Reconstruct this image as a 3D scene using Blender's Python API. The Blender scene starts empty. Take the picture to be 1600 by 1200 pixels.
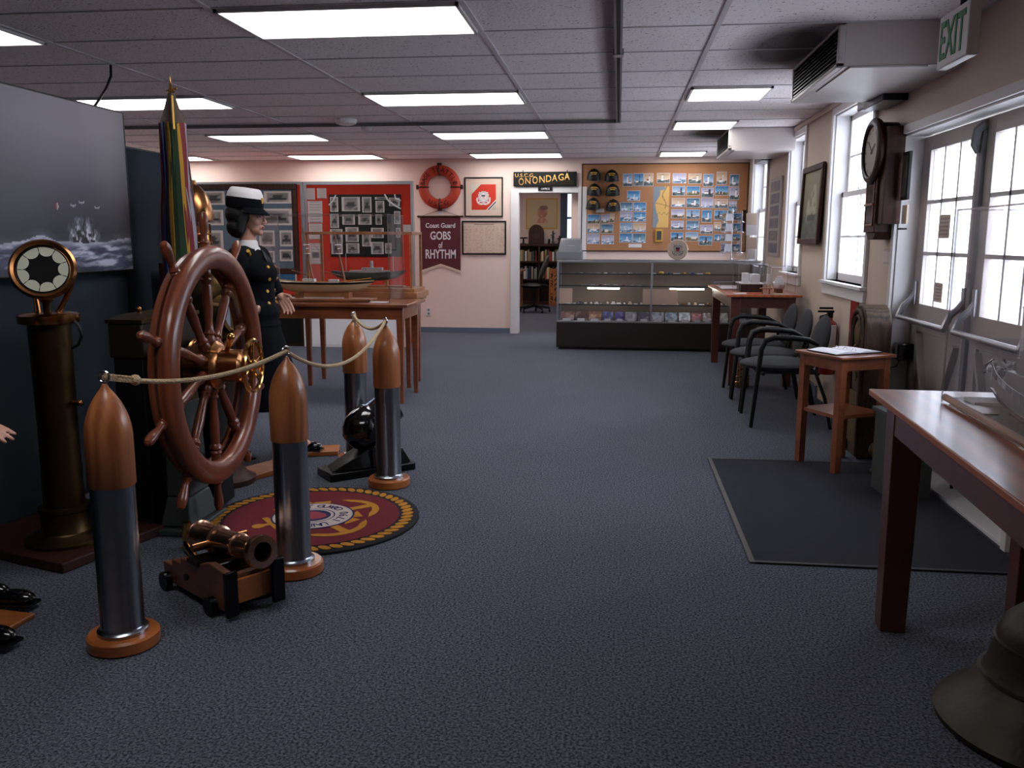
import bpy, bmesh, math, random
from mathutils import Vector, Matrix, Euler
random.seed(7)
sc = bpy.context.scene
COL = sc.collection
pi = math.pi
# ------------------------------------------------------------------ camera
CZ = 1.3316
FPX, YAW, PITCH, ROLL = 1354.0, 0.1206, 0.1671, 0.0024
cy_, sy_, cp_, sp_ = math.cos(YAW), math.sin(YAW), math.cos(PITCH), math.sin(PITCH)
FW = Vector((-sy_*cp_, cy_*cp_, -sp_)); RT = Vector((cy_, sy_, 0)); UP = RT.cross(FW)
cr_, sr_ = math.cos(ROLL), math.sin(ROLL)
RT, UP = cr_*RT + sr_*UP, -sr_*RT + cr_*UP
cam = bpy.data.objects.new('camera', bpy.data.cameras.new('camera')); COL.objects.link(cam)
m3 = Matrix((RT, UP, -FW)).transposed()
cam.matrix_world = Matrix.Translation((0, 0, CZ)) @ m3.to_4x4()
cam.data.lens = 36*FPX/1600; cam.data.sensor_width = 36; cam.data.clip_start = .05; cam.data.clip_end = 200
sc.camera = cam
# ------------------------------------------------------------------ light and exposure
sc.view_settings.view_transform = 'Standard'; sc.view_settings.look = 'None'
sc.view_settings.gamma = 1; sc.view_settings.exposure = 0.85; sc.view_settings.use_curve_mapping = False
sc.cycles.use_denoising = True
sc.cycles.max_bounces = 8; sc.cycles.transparent_max_bounces = 24
sc.cycles.sample_clamp_indirect = 4.0; sc.cycles.caustics_reflective = False; sc.cycles.caustics_refractive = False
SKY = 9.0          # brightness of the overcast sky
PANEL = 4.6        # brightness of the fluorescent diffusers
w = bpy.data.worlds.new('sky'); sc.world = w; w.use_nodes = True
w.node_tree.nodes['Background'].inputs[0].default_value = (.80, .87, 1.0, 1)
w.node_tree.nodes['Background'].inputs[1].default_value = SKY
def portal(y0, y1, z0, z1):
    l = bpy.data.lights.new('daylight_portal', 'AREA'); l.shape = 'RECTANGLE'; l.size = y1-y0; l.size_y = z1-z0
    l.cycles.is_portal = True
    o = bpy.data.objects.new('daylight_portal', l); COL.objects.link(o)
    o.matrix_world = Matrix.Translation((1.93, (y0+y1)/2, (z0+z1)/2)) @ Matrix(((0, 0, 1, 0), (1, 0, 0, 0), (0, 1, 0, 0), (0, 0, 0, 1)))
for q in ((3.85, 5.6, .95, 1.85), (6.35, 7.35, 1.0, 2.25), (8.55, 9.2, 1.0, 2.25), (10.55, 11.45, 1.1, 2.25)): portal(*q)
# ------------------------------------------------------------------ colour and material helpers
def lin(c):
    if isinstance(c, str):
        c = [int(c[i:i+2], 16)/255 for i in (1, 3, 5)]
    return tuple(x/12.92 if x <= .04045 else ((x+.055)/1.055)**2.4 for x in c[:3])
def mat(name, col, rough=.6, metal=0., spec=.5, bump=0., bscale=80., vary=0., vscale=6., emit=0., coat=0.):
    m = bpy.data.materials.new(name); m.use_nodes = True
    nt = m.node_tree; b = nt.nodes['Principled BSDF']; c = lin(col)
    b.inputs['Base Color'].default_value = (*c, 1); b.inputs['Roughness'].default_value = rough
    b.inputs['Metallic'].default_value = metal; b.inputs['Specular IOR Level'].default_value = spec
    b.inputs['Coat Weight'].default_value = coat; b.inputs['Coat Roughness'].default_value = .12
    if emit: b.inputs['Emission Color'].default_value = (*c, 1); b.inputs['Emission Strength'].default_value = emit
    tc = nt.nodes.new('ShaderNodeTexCoord')
    n = nt.nodes.new('ShaderNodeTexNoise'); n.inputs['Scale'].default_value = vscale; n.inputs['Detail'].default_value = 4
    nt.links.new(tc.outputs['Object'], n.inputs['Vector'])
    mx = nt.nodes.new('ShaderNodeMix'); mx.data_type = 'RGBA'; mx.inputs[6].default_value = (*c, 1)
    mx.inputs[7].default_value = (*[x*(1-vary) for x in c], 1)
    nt.links.new(n.outputs[0], mx.inputs[0]); nt.links.new(mx.outputs[2], b.inputs['Base Color'])
    if bump:
        n2 = nt.nodes.new('ShaderNodeTexNoise'); n2.inputs['Scale'].default_value = bscale; n2.inputs['Detail'].default_value = 3
        nt.links.new(tc.outputs['Object'], n2.inputs['Vector'])
        bp = nt.nodes.new('ShaderNodeBump'); bp.inputs['Strength'].default_value = bump; bp.inputs['Distance'].default_value = .01
        nt.links.new(n2.outputs[0], bp.inputs['Height']); nt.links.new(bp.outputs[0], b.inputs['Normal'])
    return m
def wood(name, c1, c2, rough=.35, axis='Z', scale=1., coat=.3, dist=3.5):
    m = mat(name, c1, rough, coat=coat, spec=.3 if coat == 0 else .5); nt = m.node_tree; b = nt.nodes['Principled BSDF']
    tc = nt.nodes.new('ShaderNodeTexCoord'); mp = nt.nodes.new('ShaderNodeMapping')
    s = [9*scale]*3; s['XYZ'.index(axis)] = 1.1*scale; mp.inputs['Scale'].default_value = s
    wv = nt.nodes.new('ShaderNodeTexNoise'); wv.inputs['Scale'].default_value = 3.2; wv.inputs['Detail'].default_value = 6; wv.inputs['Distortion'].default_value = dist*.35
    wave = nt.nodes.new('ShaderNodeTexWave'); wave.inputs['Scale'].default_value = .9; wave.inputs['Distortion'].default_value = dist; wave.inputs['Detail'].default_value = 3
    rp = nt.nodes.new('ShaderNodeValToRGB'); rp.color_ramp.elements[0].position = .3; rp.color_ramp.elements[1].position = .72
    rp.color_ramp.elements[0].color = (*lin(c2), 1); rp.color_ramp.elements[1].color = (*lin(c1), 1)
    ad = nt.nodes.new('ShaderNodeMath'); ad.operation = 'MULTIPLY_ADD'; ad.inputs[1].default_value = .35
    nt.links.new(tc.outputs['Object'], mp.inputs[0]); nt.links.new(mp.outputs[0], wv.inputs['Vector']); nt.links.new(mp.outputs[0], wave.inputs['Vector'])
    ml = nt.nodes.new('ShaderNodeMath'); ml.operation = 'MULTIPLY'; ml.inputs[1].default_value = .7
    nt.links.new(wv.outputs[0], ml.inputs[0]); nt.links.new(wave.outputs['Fac'], ad.inputs[0]); nt.links.new(ml.outputs[0], ad.inputs[2])
    nt.links.new(ad.outputs[0], rp.inputs[0]); nt.links.new(rp.outputs[0], b.inputs['Base Color'])
    return m
def glassy(name, tint=(1, 1, 1), refl=.5, rough=.02, edge=0.):
    m = bpy.data.materials.new(name); m.use_nodes = True; nt = m.node_tree; nt.nodes.clear()
    o = nt.nodes.new('ShaderNodeOutputMaterial'); mx = nt.nodes.new('ShaderNodeMixShader'); t = nt.nodes.new('ShaderNodeBsdfTransparent')
    g = nt.nodes.new('ShaderNodeBsdfGlossy'); f = nt.nodes.new('ShaderNodeFresnel'); f.inputs[0].default_value = 1.45
    ml = nt.nodes.new('ShaderNodeMath'); ml.operation = 'MULTIPLY_ADD'; ml.inputs[1].default_value = refl; ml.inputs[2].default_value = edge
    t.inputs[0].default_value = (*tint, 1); g.inputs['Roughness'].default_value = rough
    nt.links.new(f.outputs[0], ml.inputs[0]); nt.links.new(ml.outputs[0], mx.inputs[0]); nt.links.new(t.outputs[0], mx.inputs[1]); nt.links.new(g.outputs[0], mx.inputs[2]); nt.links.new(mx.outputs[0], o.inputs[0])
    return m
M = {}
def setup_materials():
    M['wall'] = mat('painted_wall', '#e6cdc2', .75, bump=.05, bscale=60, vary=.05)
    M['sidewall'] = mat('side_wall_paint', '#ccb9a8', .6, bump=.05, bscale=60, vary=.06)
    M['trimw'] = mat('white_trim_paint', '#dad6d6', .45, vary=.05)
    M['doorp'] = mat('grey_door_paint', '#b3a8a4', .5, vary=.08)
    M['base'] = mat('blue_grey_baseboard', '#5d6878', .6)
    M['tee'] = mat('ceiling_tee', '#c2bcc0', .5)
    M['dk'] = mat('dark_metal', '#26242a', .4, .6)
    M['black'] = mat('black_paint', '#09090a', .5, spec=.3, vary=.2)
    M['gloss'] = mat('black_gloss', '#070708', .12, coat=.5)
    M['iron'] = mat('black_iron', '#0c0d0c', .28, .4, bump=.15, bscale=40)
    M['brass'] = mat('brass', '#b87f52', .24, 1., vary=.35, vscale=9)
    M['brassold'] = mat('aged_brass', '#5e4a30', .42, 1., vary=.5, vscale=7)
    M['brassbright'] = mat('polished_brass', '#e0b06a', .12, 1., vary=.1)
    M['steel'] = mat('polished_steel', '#a3a8b2', .24, 1., bump=.05, bscale=14, vary=.15, vscale=3)
    M['alu'] = mat('aluminium', '#a5a3a8', .35, .9)
    M['chrome'] = mat('chrome', '#c9c9cf', .12, 1.)
    M['shellwood'] = wood('turned_pine', '#b06c40', '#8c4e2a', .38, 'Z', .8, .3, 6)
    M['disc'] = wood('varnished_disc', '#b5672f', '#9a5226', .35, 'X', 1., .4)
    M['wheel'] = wood('mahogany', '#8a4a30', '#6b3423', .3, 'Z', 1., .2, 2)
    M['cherry'] = wood('cherry_table', '#8f5030', '#6e3820', .28, 'X', .7, .6)
    M['cherryY'] = wood('cherry_table_long', '#a85a34', '#8a4426', .32, 'Y', .6, .10)
    M['cherrydk'] = wood('dark_cherry', '#55291e', '#3c1a12', .35, 'X', .6, .3)
    M['ebony'] = mat('black_brown_laminate', '#251a17', .35, vary=.2)
    M['dkwood'] = wood('dark_wood', '#3f2117', '#2a140e', .45, 'Z', .8, 0.)
    M['oak'] = wood('oak', '#99633f', '#7d4e30', .4, 'X', .8, .3)
    M['orangewood'] = wood('orange_plank', '#a9632c', '#8a4c20', .45, 'X', .8, .2)
    M['ply'] = mat('brown_board', '#6b4a36', .5, vary=.2)
    M['cork'] = mat('cork', '#b07c56', .9, bump=.4, bscale=120, vary=.25, vscale=60)
    M['red'] = mat('red_felt', '#b8290f', .9, bump=.2, bscale=150, vary=.15)
    M['redgloss'] = mat('red_gloss', '#8d1114', .3, coat=.4)
    M['buoy'] = mat('orange_canvas', '#ad3319', .6, bump=.2, bscale=60, vary=.2)
    M['navy'] = mat('navy_wool', '#090a11', .95, spec=.15, bump=.2, bscale=250)
    M['white'] = mat('white_cloth', '#d8d4d6', .7)
    M['paper'] = mat('paper', '#d6cfd2', .8)
    M['cream'] = mat('cream_mat_board', '#cbb6a4', .8)
    M['grey'] = mat('grey_plastic', '#77777d', .5)
    M['beige'] = mat('beige_enamel', '#c8bfbd', .45, vary=.06)
    M['skin'] = mat('mannequin_skin', '#c2917f', .5)
    M['hair'] = mat('black_hair', '#0a0809', .5, bump=.5, bscale=200)
    M['lip'] = mat('lip_colour', '#96443f', .4)
    M['partition'] = mat('blue_partition_cloth', '#1e2835', .95, bump=.3, bscale=300, vary=.15, vscale=20)
    M['rope'] = mat('manila_rope', '#cdb08c', .9, bump=.9, bscale=140, vary=.3, vscale=40)
    M['chairfab'] = mat('charcoal_fabric', '#2a2a2d', .95, bump=.3, bscale=250, vary=.2, vscale=60)
    M['maroon'] = mat('maroon_felt', '#561f26', .9, vary=.1)
    M['gold'] = mat('gold_thread', '#c99a3c', .5, .3)
    M['greygreen'] = mat('grey_green_paint', '#3b413d', .6, vary=.25)
    M['carriage'] = wood('carriage_wood', '#7a4a30', '#5c3422', .4, 'X', 1., .3)
    M['pinkbrass'] = mat('pale_polished_brass', '#d0a589', .24, 1., vary=.15)
    M['gnarl'] = wood('weathered_timber', '#6b5538', '#2c2015', .8, 'Z', 2., 0., 8)
    M['carved'] = wood('carved_walnut', '#4f3c2b', '#2b2016', .6, 'Z', 1.5, 0., 6)
    M['verd'] = mat('weathered_bronze', '#39332a', .5, .7, bump=.3, bscale=25, vary=.5, vscale=8)
    M['rgold'] = mat('rug_gold', '#bd7f1d', 1., bump=.5, bscale=200, vary=.2, vscale=90)
    M['rmaroon'] = mat('rug_maroon', '#6d0f1e', 1., bump=.5, bscale=200, vary=.2, vscale=90)
    M['rblack'] = mat('rug_black', '#0e0d14', 1., bump=.5, bscale=200)
    M['rwhite'] = mat('rug_white', '#c5b3ae', 1., bump=.5, bscale=200, vary=.15, vscale=90)
    M['rpink'] = mat('rug_pink', '#9c3b48', 1., bump=.5, bscale=200, vary=.3, vscale=120)
    M['rblue'] = mat('rug_blue', '#1f2450', 1., bump=.5, bscale=200)
    M['acrylic'] = glassy('acrylic', (.985, .985, .99), .16, .03, .004)
    M['acedge'] = glassy('acrylic_edge', (.9, .9, .93), .6, .2, .30)
    M['glass'] = glassy('window_glass', (.97, .98, 1), .5)
    M['caseglass'] = glassy('case_glass', (.96, .97, .98), .35, .02, .004)
    M['lamp'] = mat('lit_diffuser', '#ffffff', .5, emit=PANEL)
    M['tube'] = mat('lit_tube', '#fff4e0', .5, emit=14)
    M['green'] = mat('exit_green', '#1f7a4a', .5)
    M['face'] = mat('dial_face', '#e2e4cf', .5)
    M['clockface'] = mat('clock_face', '#a59c8c', .5, vary=.2)
    M['portglass'] = mat('port_glass', '#8a94a0', .18, spec=.8)
    M['slot'] = mat('dark_interior', '#0a0a0b', .9)
    M['frost'] = mat('frosted_plastic', '#d8d4d6', .4)
    # printed / painted pictures: colours per vertex
    m = mat('printed_picture', '#ffffff', .45); nt = m.node_tree
    at = nt.nodes.new('ShaderNodeVertexColor'); at.layer_name = 'Col'; nt.links.new(at.outputs[0], nt.nodes['Principled BSDF'].inputs['Base Color']); M['print'] = m
    # carpet
    m = mat('blue_grey_carpet', '#4b5260', 1., spec=.1, bump=.6, bscale=260, vary=0); nt = m.node_tree; b = nt.nodes['Principled BSDF']
    tc = nt.nodes.new('ShaderNodeTexCoord'); n = nt.nodes.new('ShaderNodeTexNoise'); n.inputs['Scale'].default_value = 120; n.inputs['Detail'].default_value = 2
    n2 = nt.nodes.new('ShaderNodeTexNoise'); n2.inputs['Scale'].default_value = 1.3
    r = nt.nodes.new('ShaderNodeValToRGB'); r.color_ramp.elements[0].position = .35; r.color_ramp.elements[1].position = .65
    r.color_ramp.elements[0].color = (*lin('#383a44'), 1); r.color_ramp.elements[1].color = (*lin('#777985'), 1)
    mx = nt.nodes.new('ShaderNodeMix'); mx.data_type = 'RGBA'; mx.blend_type = 'MULTIPLY'; mx.inputs[7].default_value = (.8, .8, .82, 1)
    nt.links.new(tc.outputs['Object'], n.inputs['Vector']); nt.links.new(tc.outputs['Object'], n2.inputs['Vector'])
    nt.links.new(n.outputs[0], r.inputs[0]); nt.links.new(r.outputs[0], mx.inputs[6]); nt.links.new(n2.outputs[0], mx.inputs[0]); nt.links.new(mx.outputs[2], b.inputs['Base Color']); M['carpet'] = m
    M['mat'] = mat('charcoal_mat', '#3e3f46', 1., spec=.1, bump=.7, bscale=220, vary=.35, vscale=160)
    M['matedge'] = mat('mat_edge', '#5a5552', .8)
    # fissured ceiling tile
    m = mat('ceiling_tile', '#ebe2e4', .9, bump=.5, bscale=70); nt = m.node_tree; b = nt.nodes['Principled BSDF']
    tc = nt.nodes.new('ShaderNodeTexCoord'); n = nt.nodes.new('ShaderNodeTexNoise'); n.inputs['Scale'].default_value = 55; n.inputs['Detail'].default_value = 2
    r = nt.nodes.new('ShaderNodeValToRGB'); r.color_ramp.elements[0].position = .30; r.color_ramp.elements[1].position = .36
    r.color_ramp.elements[0].color = (*lin('#8a8186'), 1); r.color_ramp.elements[1].color = (*lin('#ebe2e4'), 1)
    nt.links.new(tc.outputs['Object'], n.inputs['Vector']); nt.links.new(n.outputs[0], r.inputs[0]); # soot at both heater grilles, plus a darker spot and a trackside strip
    prev = r.outputs[0]
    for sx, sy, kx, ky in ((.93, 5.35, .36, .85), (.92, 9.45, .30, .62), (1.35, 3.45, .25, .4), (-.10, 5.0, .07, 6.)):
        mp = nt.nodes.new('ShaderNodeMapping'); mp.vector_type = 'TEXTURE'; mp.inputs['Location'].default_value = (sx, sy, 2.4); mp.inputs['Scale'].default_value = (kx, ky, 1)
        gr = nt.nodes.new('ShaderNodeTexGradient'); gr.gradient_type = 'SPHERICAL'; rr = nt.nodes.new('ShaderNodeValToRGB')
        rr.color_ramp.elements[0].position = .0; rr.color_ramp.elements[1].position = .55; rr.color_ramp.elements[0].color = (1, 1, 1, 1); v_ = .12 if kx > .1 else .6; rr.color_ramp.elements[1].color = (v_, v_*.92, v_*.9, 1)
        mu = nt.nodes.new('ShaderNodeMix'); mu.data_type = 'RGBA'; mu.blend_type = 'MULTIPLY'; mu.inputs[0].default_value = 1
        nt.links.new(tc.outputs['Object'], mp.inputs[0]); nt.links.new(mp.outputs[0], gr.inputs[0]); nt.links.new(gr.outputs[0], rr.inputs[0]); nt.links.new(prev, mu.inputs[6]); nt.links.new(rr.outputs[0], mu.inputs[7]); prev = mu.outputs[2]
    nt.links.new(prev, b.inputs['Base Color']); M['tile'] = m
setup_materials()
# ------------------------------------------------------------------ mesh helpers
def RZ(a): return Matrix.Rotation(a, 4, 'Z')
def RX(a): return Matrix.Rotation(a, 4, 'X')
def RY(a): return Matrix.Rotation(a, 4, 'Y')
def T(x, y, z): return Matrix.Translation((x, y, z))
class MB:
    def __init__(s, X=None): s.v = []; s.f = []; s.X = X or Matrix.Identity(4)
    def add(s, vs, fs, X=None):
        X = s.X @ X if X is not None else s.X
        n = len(s.v); s.v += [X @ Vector(p) for p in vs]; s.f += [tuple(i+n for i in f) for f in fs]; return s
    def box(s, x0, x1, y0, y1, z0, z1, X=None):
        if x0 > x1: x0, x1 = x1, x0
        if y0 > y1: y0, y1 = y1, y0
        if z0 > z1: z0, z1 = z1, z0
        return s.add([(x0, y0, z0), (x1, y0, z0), (x1, y1, z0), (x0, y1, z0), (x0, y0, z1), (x1, y0, z1), (x1, y1, z1), (x0, y1, z1)],
            [(0, 3, 2, 1), (4, 5, 6, 7), (0, 1, 5, 4), (1, 2, 6, 5), (2, 3, 7, 6), (3, 0, 4, 7)], X)
    def taper(s, c0, s0, c1, s1):
        v = [(c[0]+a*q[0]/2, c[1]+b*q[1]/2, c[2]) for c, q in ((c0, s0), (c1, s1)) for a, b in ((-1, -1), (1, -1), (1, 1), (-1, 1))]
        return s.add(v, [(0, 3, 2, 1), (4, 5, 6, 7), (0, 1, 5, 4), (1, 2, 6, 5), (2, 3, 7, 6), (3, 0, 4, 7)])
    def cyl(s, p0, p1, r0, r1=None, n=16):
        r1 = r0 if r1 is None else r1
        p0, p1 = Vector(p0), Vector(p1); d = (p1-p0); q = d.to_track_quat('Z', 'Y').to_matrix().to_4x4()
        return s.lathe([(r0, 0), (r1, d.length)], n, Matrix.Translation(p0) @ q)
    def lathe(s, prof, n=24, X=None, sy=1., a0=0., a1=2*pi):
        vs, fs = [], []; full = abs(a1-a0-2*pi) < 1e-6; k = n if full else n+1
        for r, z in prof:
            for i in range(k):
                a = a0+(a1-a0)*i/n; vs.append((r*math.cos(a), r*math.sin(a)*sy, z))
        for j in range(len(prof)-1):
            for i in range(n):
                i2 = (i+1) % k; fs.append((j*k+i, j*k+i2, (j+1)*k+i2, (j+1)*k+i))
        if full:
            if prof[0][0] > 1e-6: fs.append(tuple(range(k-1, -1, -1)))
            if prof[-1][0] > 1e-6: fs.append(tuple((len(prof)-1)*k+i for i in range(k)))
        return s.add(vs, fs, X)
    def tube(s, pts, r, n=8, closed=False):
        pts = [Vector(p) for p in pts]; m = len(pts); rs = r if isinstance(r, (list, tuple)) else [r]*m
        vs, fs = [], []; prev = None
        for i, p in enumerate(pts):
            d = (pts[(i+1) % m]-pts[i-1]) if closed else (pts[min(i+1, m-1)]-pts[max(i-1, 0)])
            d.normalize()
            if prev is None: u = d.orthogonal().normalized()
            else: u = (prev-d*prev.dot(d)).normalized()
            prev = u; v = d.cross(u)
            vs += [p+rs[i]*(math.cos(2*pi*k/n)*u+math.sin(2*pi*k/n)*v) for k in range(n)]
        for i in range(m if closed else m-1):
            j = (i+1) % m
            fs += [(i*n+k, i*n+(k+1) % n, j*n+(k+1) % n, j*n+k) for k in range(n)]
        if not closed: fs += [tuple(range(n-1, -1, -1)), tuple((m-1)*n+k for k in range(n))]
        return s.add(vs, fs)
    def prism(s, poly, z0, z1, X=None):
        n = len(poly)
        if sum(poly[i][0]*poly[(i+1) % n][1]-poly[(i+1) % n][0]*poly[i][1] for i in range(n)) < 0: poly = poly[::-1]
        return s.add([(x, y, z0) for x, y in poly]+[(x, y, z1) for x, y in poly],
            [tuple(range(n-1, -1, -1)), tuple(range(n, 2*n))]+[(i, (i+1) % n, n+(i+1) % n, n+i) for i in range(n)], X)
    def ball(s, c, r, n=16, X=None):
        r = (r, r, r) if not isinstance(r, (tuple, list)) else r; m = n//2
        vs = [(0, 0, -1)]+[(math.cos(2*pi*i/n)*math.sin(pi*j/m), math.sin(2*pi*i/n)*math.sin(pi*j/m), -math.cos(pi*j/m)) for j in range(1, m) for i in range(n)]+[(0, 0, 1)]
        L = len(vs)-1; fs = [(0, 1+(i+1) % n, 1+i) for i in range(n)]
        fs += [(1+j*n+i, 1+j*n+(i+1) % n, 1+(j+1)*n+(i+1) % n, 1+(j+1)*n+i) for j in range(m-2) for i in range(n)]
        fs += [(L, 1+(m-2)*n+i, 1+(m-2)*n+(i+1) % n) for i in range(n)]
        X2 = Matrix.Translation(c) @ (X or Matrix.Identity(4)) @ Matrix.Diagonal((*r, 1))
        return s.add(vs, fs, X2)
    def cap(s, p0, p1, r0, r1=None, n=14):
        r1 = r0 if r1 is None else r1
        s.cyl(p0, p1, r0, r1, n); s.ball(p0, r0, n); s.ball(p1, r1, n); return s
    def sheet(s, poly3, th, nrm):   # thin solid from a 3D polygon
        nv = Vector(nrm).normalized()*th; p = [Vector(q) for q in poly3]; n = len(p)
        return s.add(p+[q+nv for q in p], [tuple(range(n-1, -1, -1)), tuple(range(n, 2*n))]+[(i, (i+1) % n, n+(i+1) % n, n+i) for i in range(n)])
    def mesh(s, name):
        me = bpy.data.meshes.new(name); me.from_pydata([tuple(v) for v in s.v], [], s.f)
        bm = bmesh.new(); bm.from_mesh(me); bmesh.ops.recalc_face_normals(bm, faces=bm.faces); bm.to_mesh(me); bm.free()
        return me
    def build(s, name, m, parent=None, bevel=0, smooth=40):
        me = s.mesh(name); me.materials.append(M[m] if isinstance(m, str) else m)
        me.polygons.foreach_set('use_smooth', [True]*len(me.polygons)); me.set_sharp_from_angle(angle=math.radians(smooth))
        o = bpy.data.objects.new(name, me); COL.objects.link(o); o.parent = parent
        if bevel:
            b = o.modifiers.new('bevel', 'BEVEL'); b.width = bevel; b.segments = 2; b.limit_method = 'ANGLE'; b.harden_normals = False
        return o
def tag(o, label, cat, group=None, kind=None):
    o['label'] = label; o['category'] = cat
    if group: o['group'] = group
    if kind: o['kind'] = kind
    return o
def thing(name, label, cat, loc=(0, 0, 0), rz=0., group=None):
    o = bpy.data.objects.new(name, None); COL.objects.link(o); o.location = loc; o.rotation_euler = (0, 0, rz); o.empty_display_size = .05
    return tag(o, label, cat, group)
def struct(o): o['kind'] = 'structure'; return o
def kids(o): return [c for c in bpy.data.objects if c.parent == o]
def dup(o, label=None, loc=None, rz=None, parent=None, cat=None):
    c = o.copy(); COL.objects.link(c)
    if parent is not None: c.parent = parent
    if label: c['label'] = label
    if loc is not None: c.location = loc
    if rz is not None: c.rotation_euler = (0, 0, rz)
    for k in kids(o): dup(k, parent=c)
    return c
def remesh(mb, name, m, parent, vox, it=4):
    me = mb.mesh(name); o = bpy.data.objects.new(name, me); COL.objects.link(o)
    r = o.modifiers.new('r', 'REMESH'); r.mode = 'VOXEL'; r.voxel_size = vox
    s = o.modifiers.new('s', 'SMOOTH'); s.factor = .5; s.iterations = it
    dg = bpy.context.evaluated_depsgraph_get(); me2 = bpy.data.meshes.new_from_object(o.evaluated_get(dg))
    o.modifiers.clear(); o.data = me2; me2.name = name; me2.materials.clear(); me2.materials.append(M[m])
    me2.polygons.foreach_set('use_smooth', [True]*len(me2.polygons)); o.parent = parent
    bpy.data.meshes.remove(me); return o
def text_mesh(body, size=.1, ext=.002, width=None, bold=0., height=None, shear=0.):
    cu = bpy.data.curves.new('t', 'FONT'); cu.body = body; cu.size = size; cu.extrude = ext; cu.offset = bold; cu.shear = shear
    cu.align_x = 'CENTER'; cu.align_y = 'CENTER'; cu.resolution_u = 3
    o = bpy.data.objects.new('t', cu); COL.objects.link(o)
    me = bpy.data.meshes.new_from_object(o.evaluated_get(bpy.context.evaluated_depsgraph_get()))
    bpy.data.objects.remove(o); bpy.data.curves.remove(cu)
    vs = [Vector(v.co) for v in me.vertices]; fs = [tuple(p.vertices) for p in me.polygons]; bpy.data.meshes.remove(me)
    x0, x1 = min(v.x for v in vs), max(v.x for v in vs); y0, y1 = min(v.y for v in vs), max(v.y for v in vs)
    sx = width/(x1-x0) if width else 1; sy = height/(y1-y0) if height else (sx if width and height is None else 1)
    return [Vector(((v.x-(x0+x1)/2)*sx, (v.y-(y0+y1)/2)*sy, v.z)) for v in vs], fs
FACE_S = Matrix(((1, 0, 0, 0), (0, 0, -1, 0), (0, 1, 0, 0), (0, 0, 0, 1)))     # text plane facing -Y
FACE_W = Matrix(((0, 0, -1, 0), (-1, 0, 0, 0), (0, 1, 0, 0), (0, 0, 0, 1)))    # text plane facing -X
def letters(name, body, m, parent, X, **k):
    return MB().add(*text_mesh(body, **k), X).build(name, m, parent)
def picture(name, w_, h_, nx, ny, fn, parent=None, X=None, d=.002):
    """flat print, local XY plane w_ x h_ centred, colour per vertex from fn(u,v) -> sRGB"""
    vs = [((i/nx-.5)*w_, (j/ny-.5)*h_, d) for j in range(ny+1) for i in range(nx+1)]
    fs = [(j*(nx+1)+i, j*(nx+1)+i+1, (j+1)*(nx+1)+i+1, (j+1)*(nx+1)+i) for j in range(ny) for i in range(nx)]
    n = len(vs); B = [(-w_/2, -h_/2, 0), (w_/2, -h_/2, 0), (w_/2, h_/2, 0), (-w_/2, h_/2, 0)]
    ring = [j for j in range(nx+1)]+[(j+1)*(nx+1)-1 for j in range(1, ny+1)]+[ny*(nx+1)+i for i in range(nx-1, -1, -1)]+[j*(nx+1) for j in range(ny-1, 0, -1)]
    k = len(ring); back = [(vs[i][0], vs[i][1], 0) for i in ring]
    fs += [(n+i, n+(i+1) % k, ring[(i+1) % k], ring[i]) for i in range(k)]+[tuple(n+i for i in range(k-1, -1, -1))]
    allv = vs+back; Xf = X or Matrix.Identity(4)
    me = bpy.data.meshes.new(name); me.from_pydata([tuple(Xf @ Vector(v)) for v in allv], [], fs)
    ca = me.color_attributes.new('Col', 'FLOAT_COLOR', 'POINT')
    for i, v in enumerate(allv):
        ca.data[i].color = (*lin(fn(v[0]/w_+.5, v[1]/h_+.5)), 1)
    me.materials.append(M['print']); o = bpy.data.objects.new(name, me); COL.objects.link(o); o.parent = parent; return o
def mixc(a, b, t): t = max(0, min(1, t)); return tuple(a[i]*(1-t)+b[i]*t for i in range(3))
def hx(s): return tuple(int(s[i:i+2], 16)/255 for i in (1, 3, 5))
def nz(x, y, s=0):   # smooth value noise
    def h(i, j): q = math.sin(i*127.1+j*311.7+s*74.7)*43758.5453; return q-math.floor(q)
    i, j = math.floor(x), math.floor(y); fx, fy = x-i, y-j; fx = fx*fx*(3-2*fx); fy = fy*fy*(3-2*fy)
    return (h(i, j)*(1-fx)+h(i+1, j)*fx)*(1-fy)+(h(i, j+1)*(1-fx)+h(i+1, j+1)*fx)*fy
ORD = ['first', 'second', 'third', 'fourth', 'fifth', 'sixth', 'seventh', 'eighth', 'ninth', 'tenth', 'eleventh', 'twelfth', 'thirteenth', 'fourteenth', 'fifteenth', 'sixteenth', 'seventeenth', 'eighteenth', 'nineteenth', 'twentieth', 'twenty-first', 'twenty-second', 'twenty-third', 'twenty-fourth', 'twenty-fifth', 'twenty-sixth', 'twenty-seventh', 'twenty-eighth']
def onY(px, py, y):     # where the sight line of a photo pixel meets the plane Y = y
    d = FW+RT*((px-800)/FPX)-UP*((py-600)/FPX); t = y/d.y
    return Vector((d.x*t, y, CZ+d.z*t))
# ------------------------------------------------------------------ the room
H = 2.406; XR = 1.70; YF = 12.1; XL = -7.0; YB = -3.0
X0c, Y0c, U = -.742, 4.756, 1.2192
struct(MB().box(XL, XR+.3, YB, 19.2, -.1, 0).build('floor', 'carpet'))
ceil = struct(MB().box(XL, XR+.3, YB, 19.2, H, H+.1).build('ceiling', 'tile'))
g = MB()
for k in range(-5, 3):
    x = X0c+k*U; g.box(x-.014, x+.014, YB, YF, H-.007, H)
k = -13
while Y0c+k*U/2 < YF-.02:
    y = Y0c+k*U/2
    if y > YB: g.box(XL, XR, y-.006, y+.006, H-.005, H)
    k += 1
g.build('ceiling_grid', 'tee', ceil)
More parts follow.
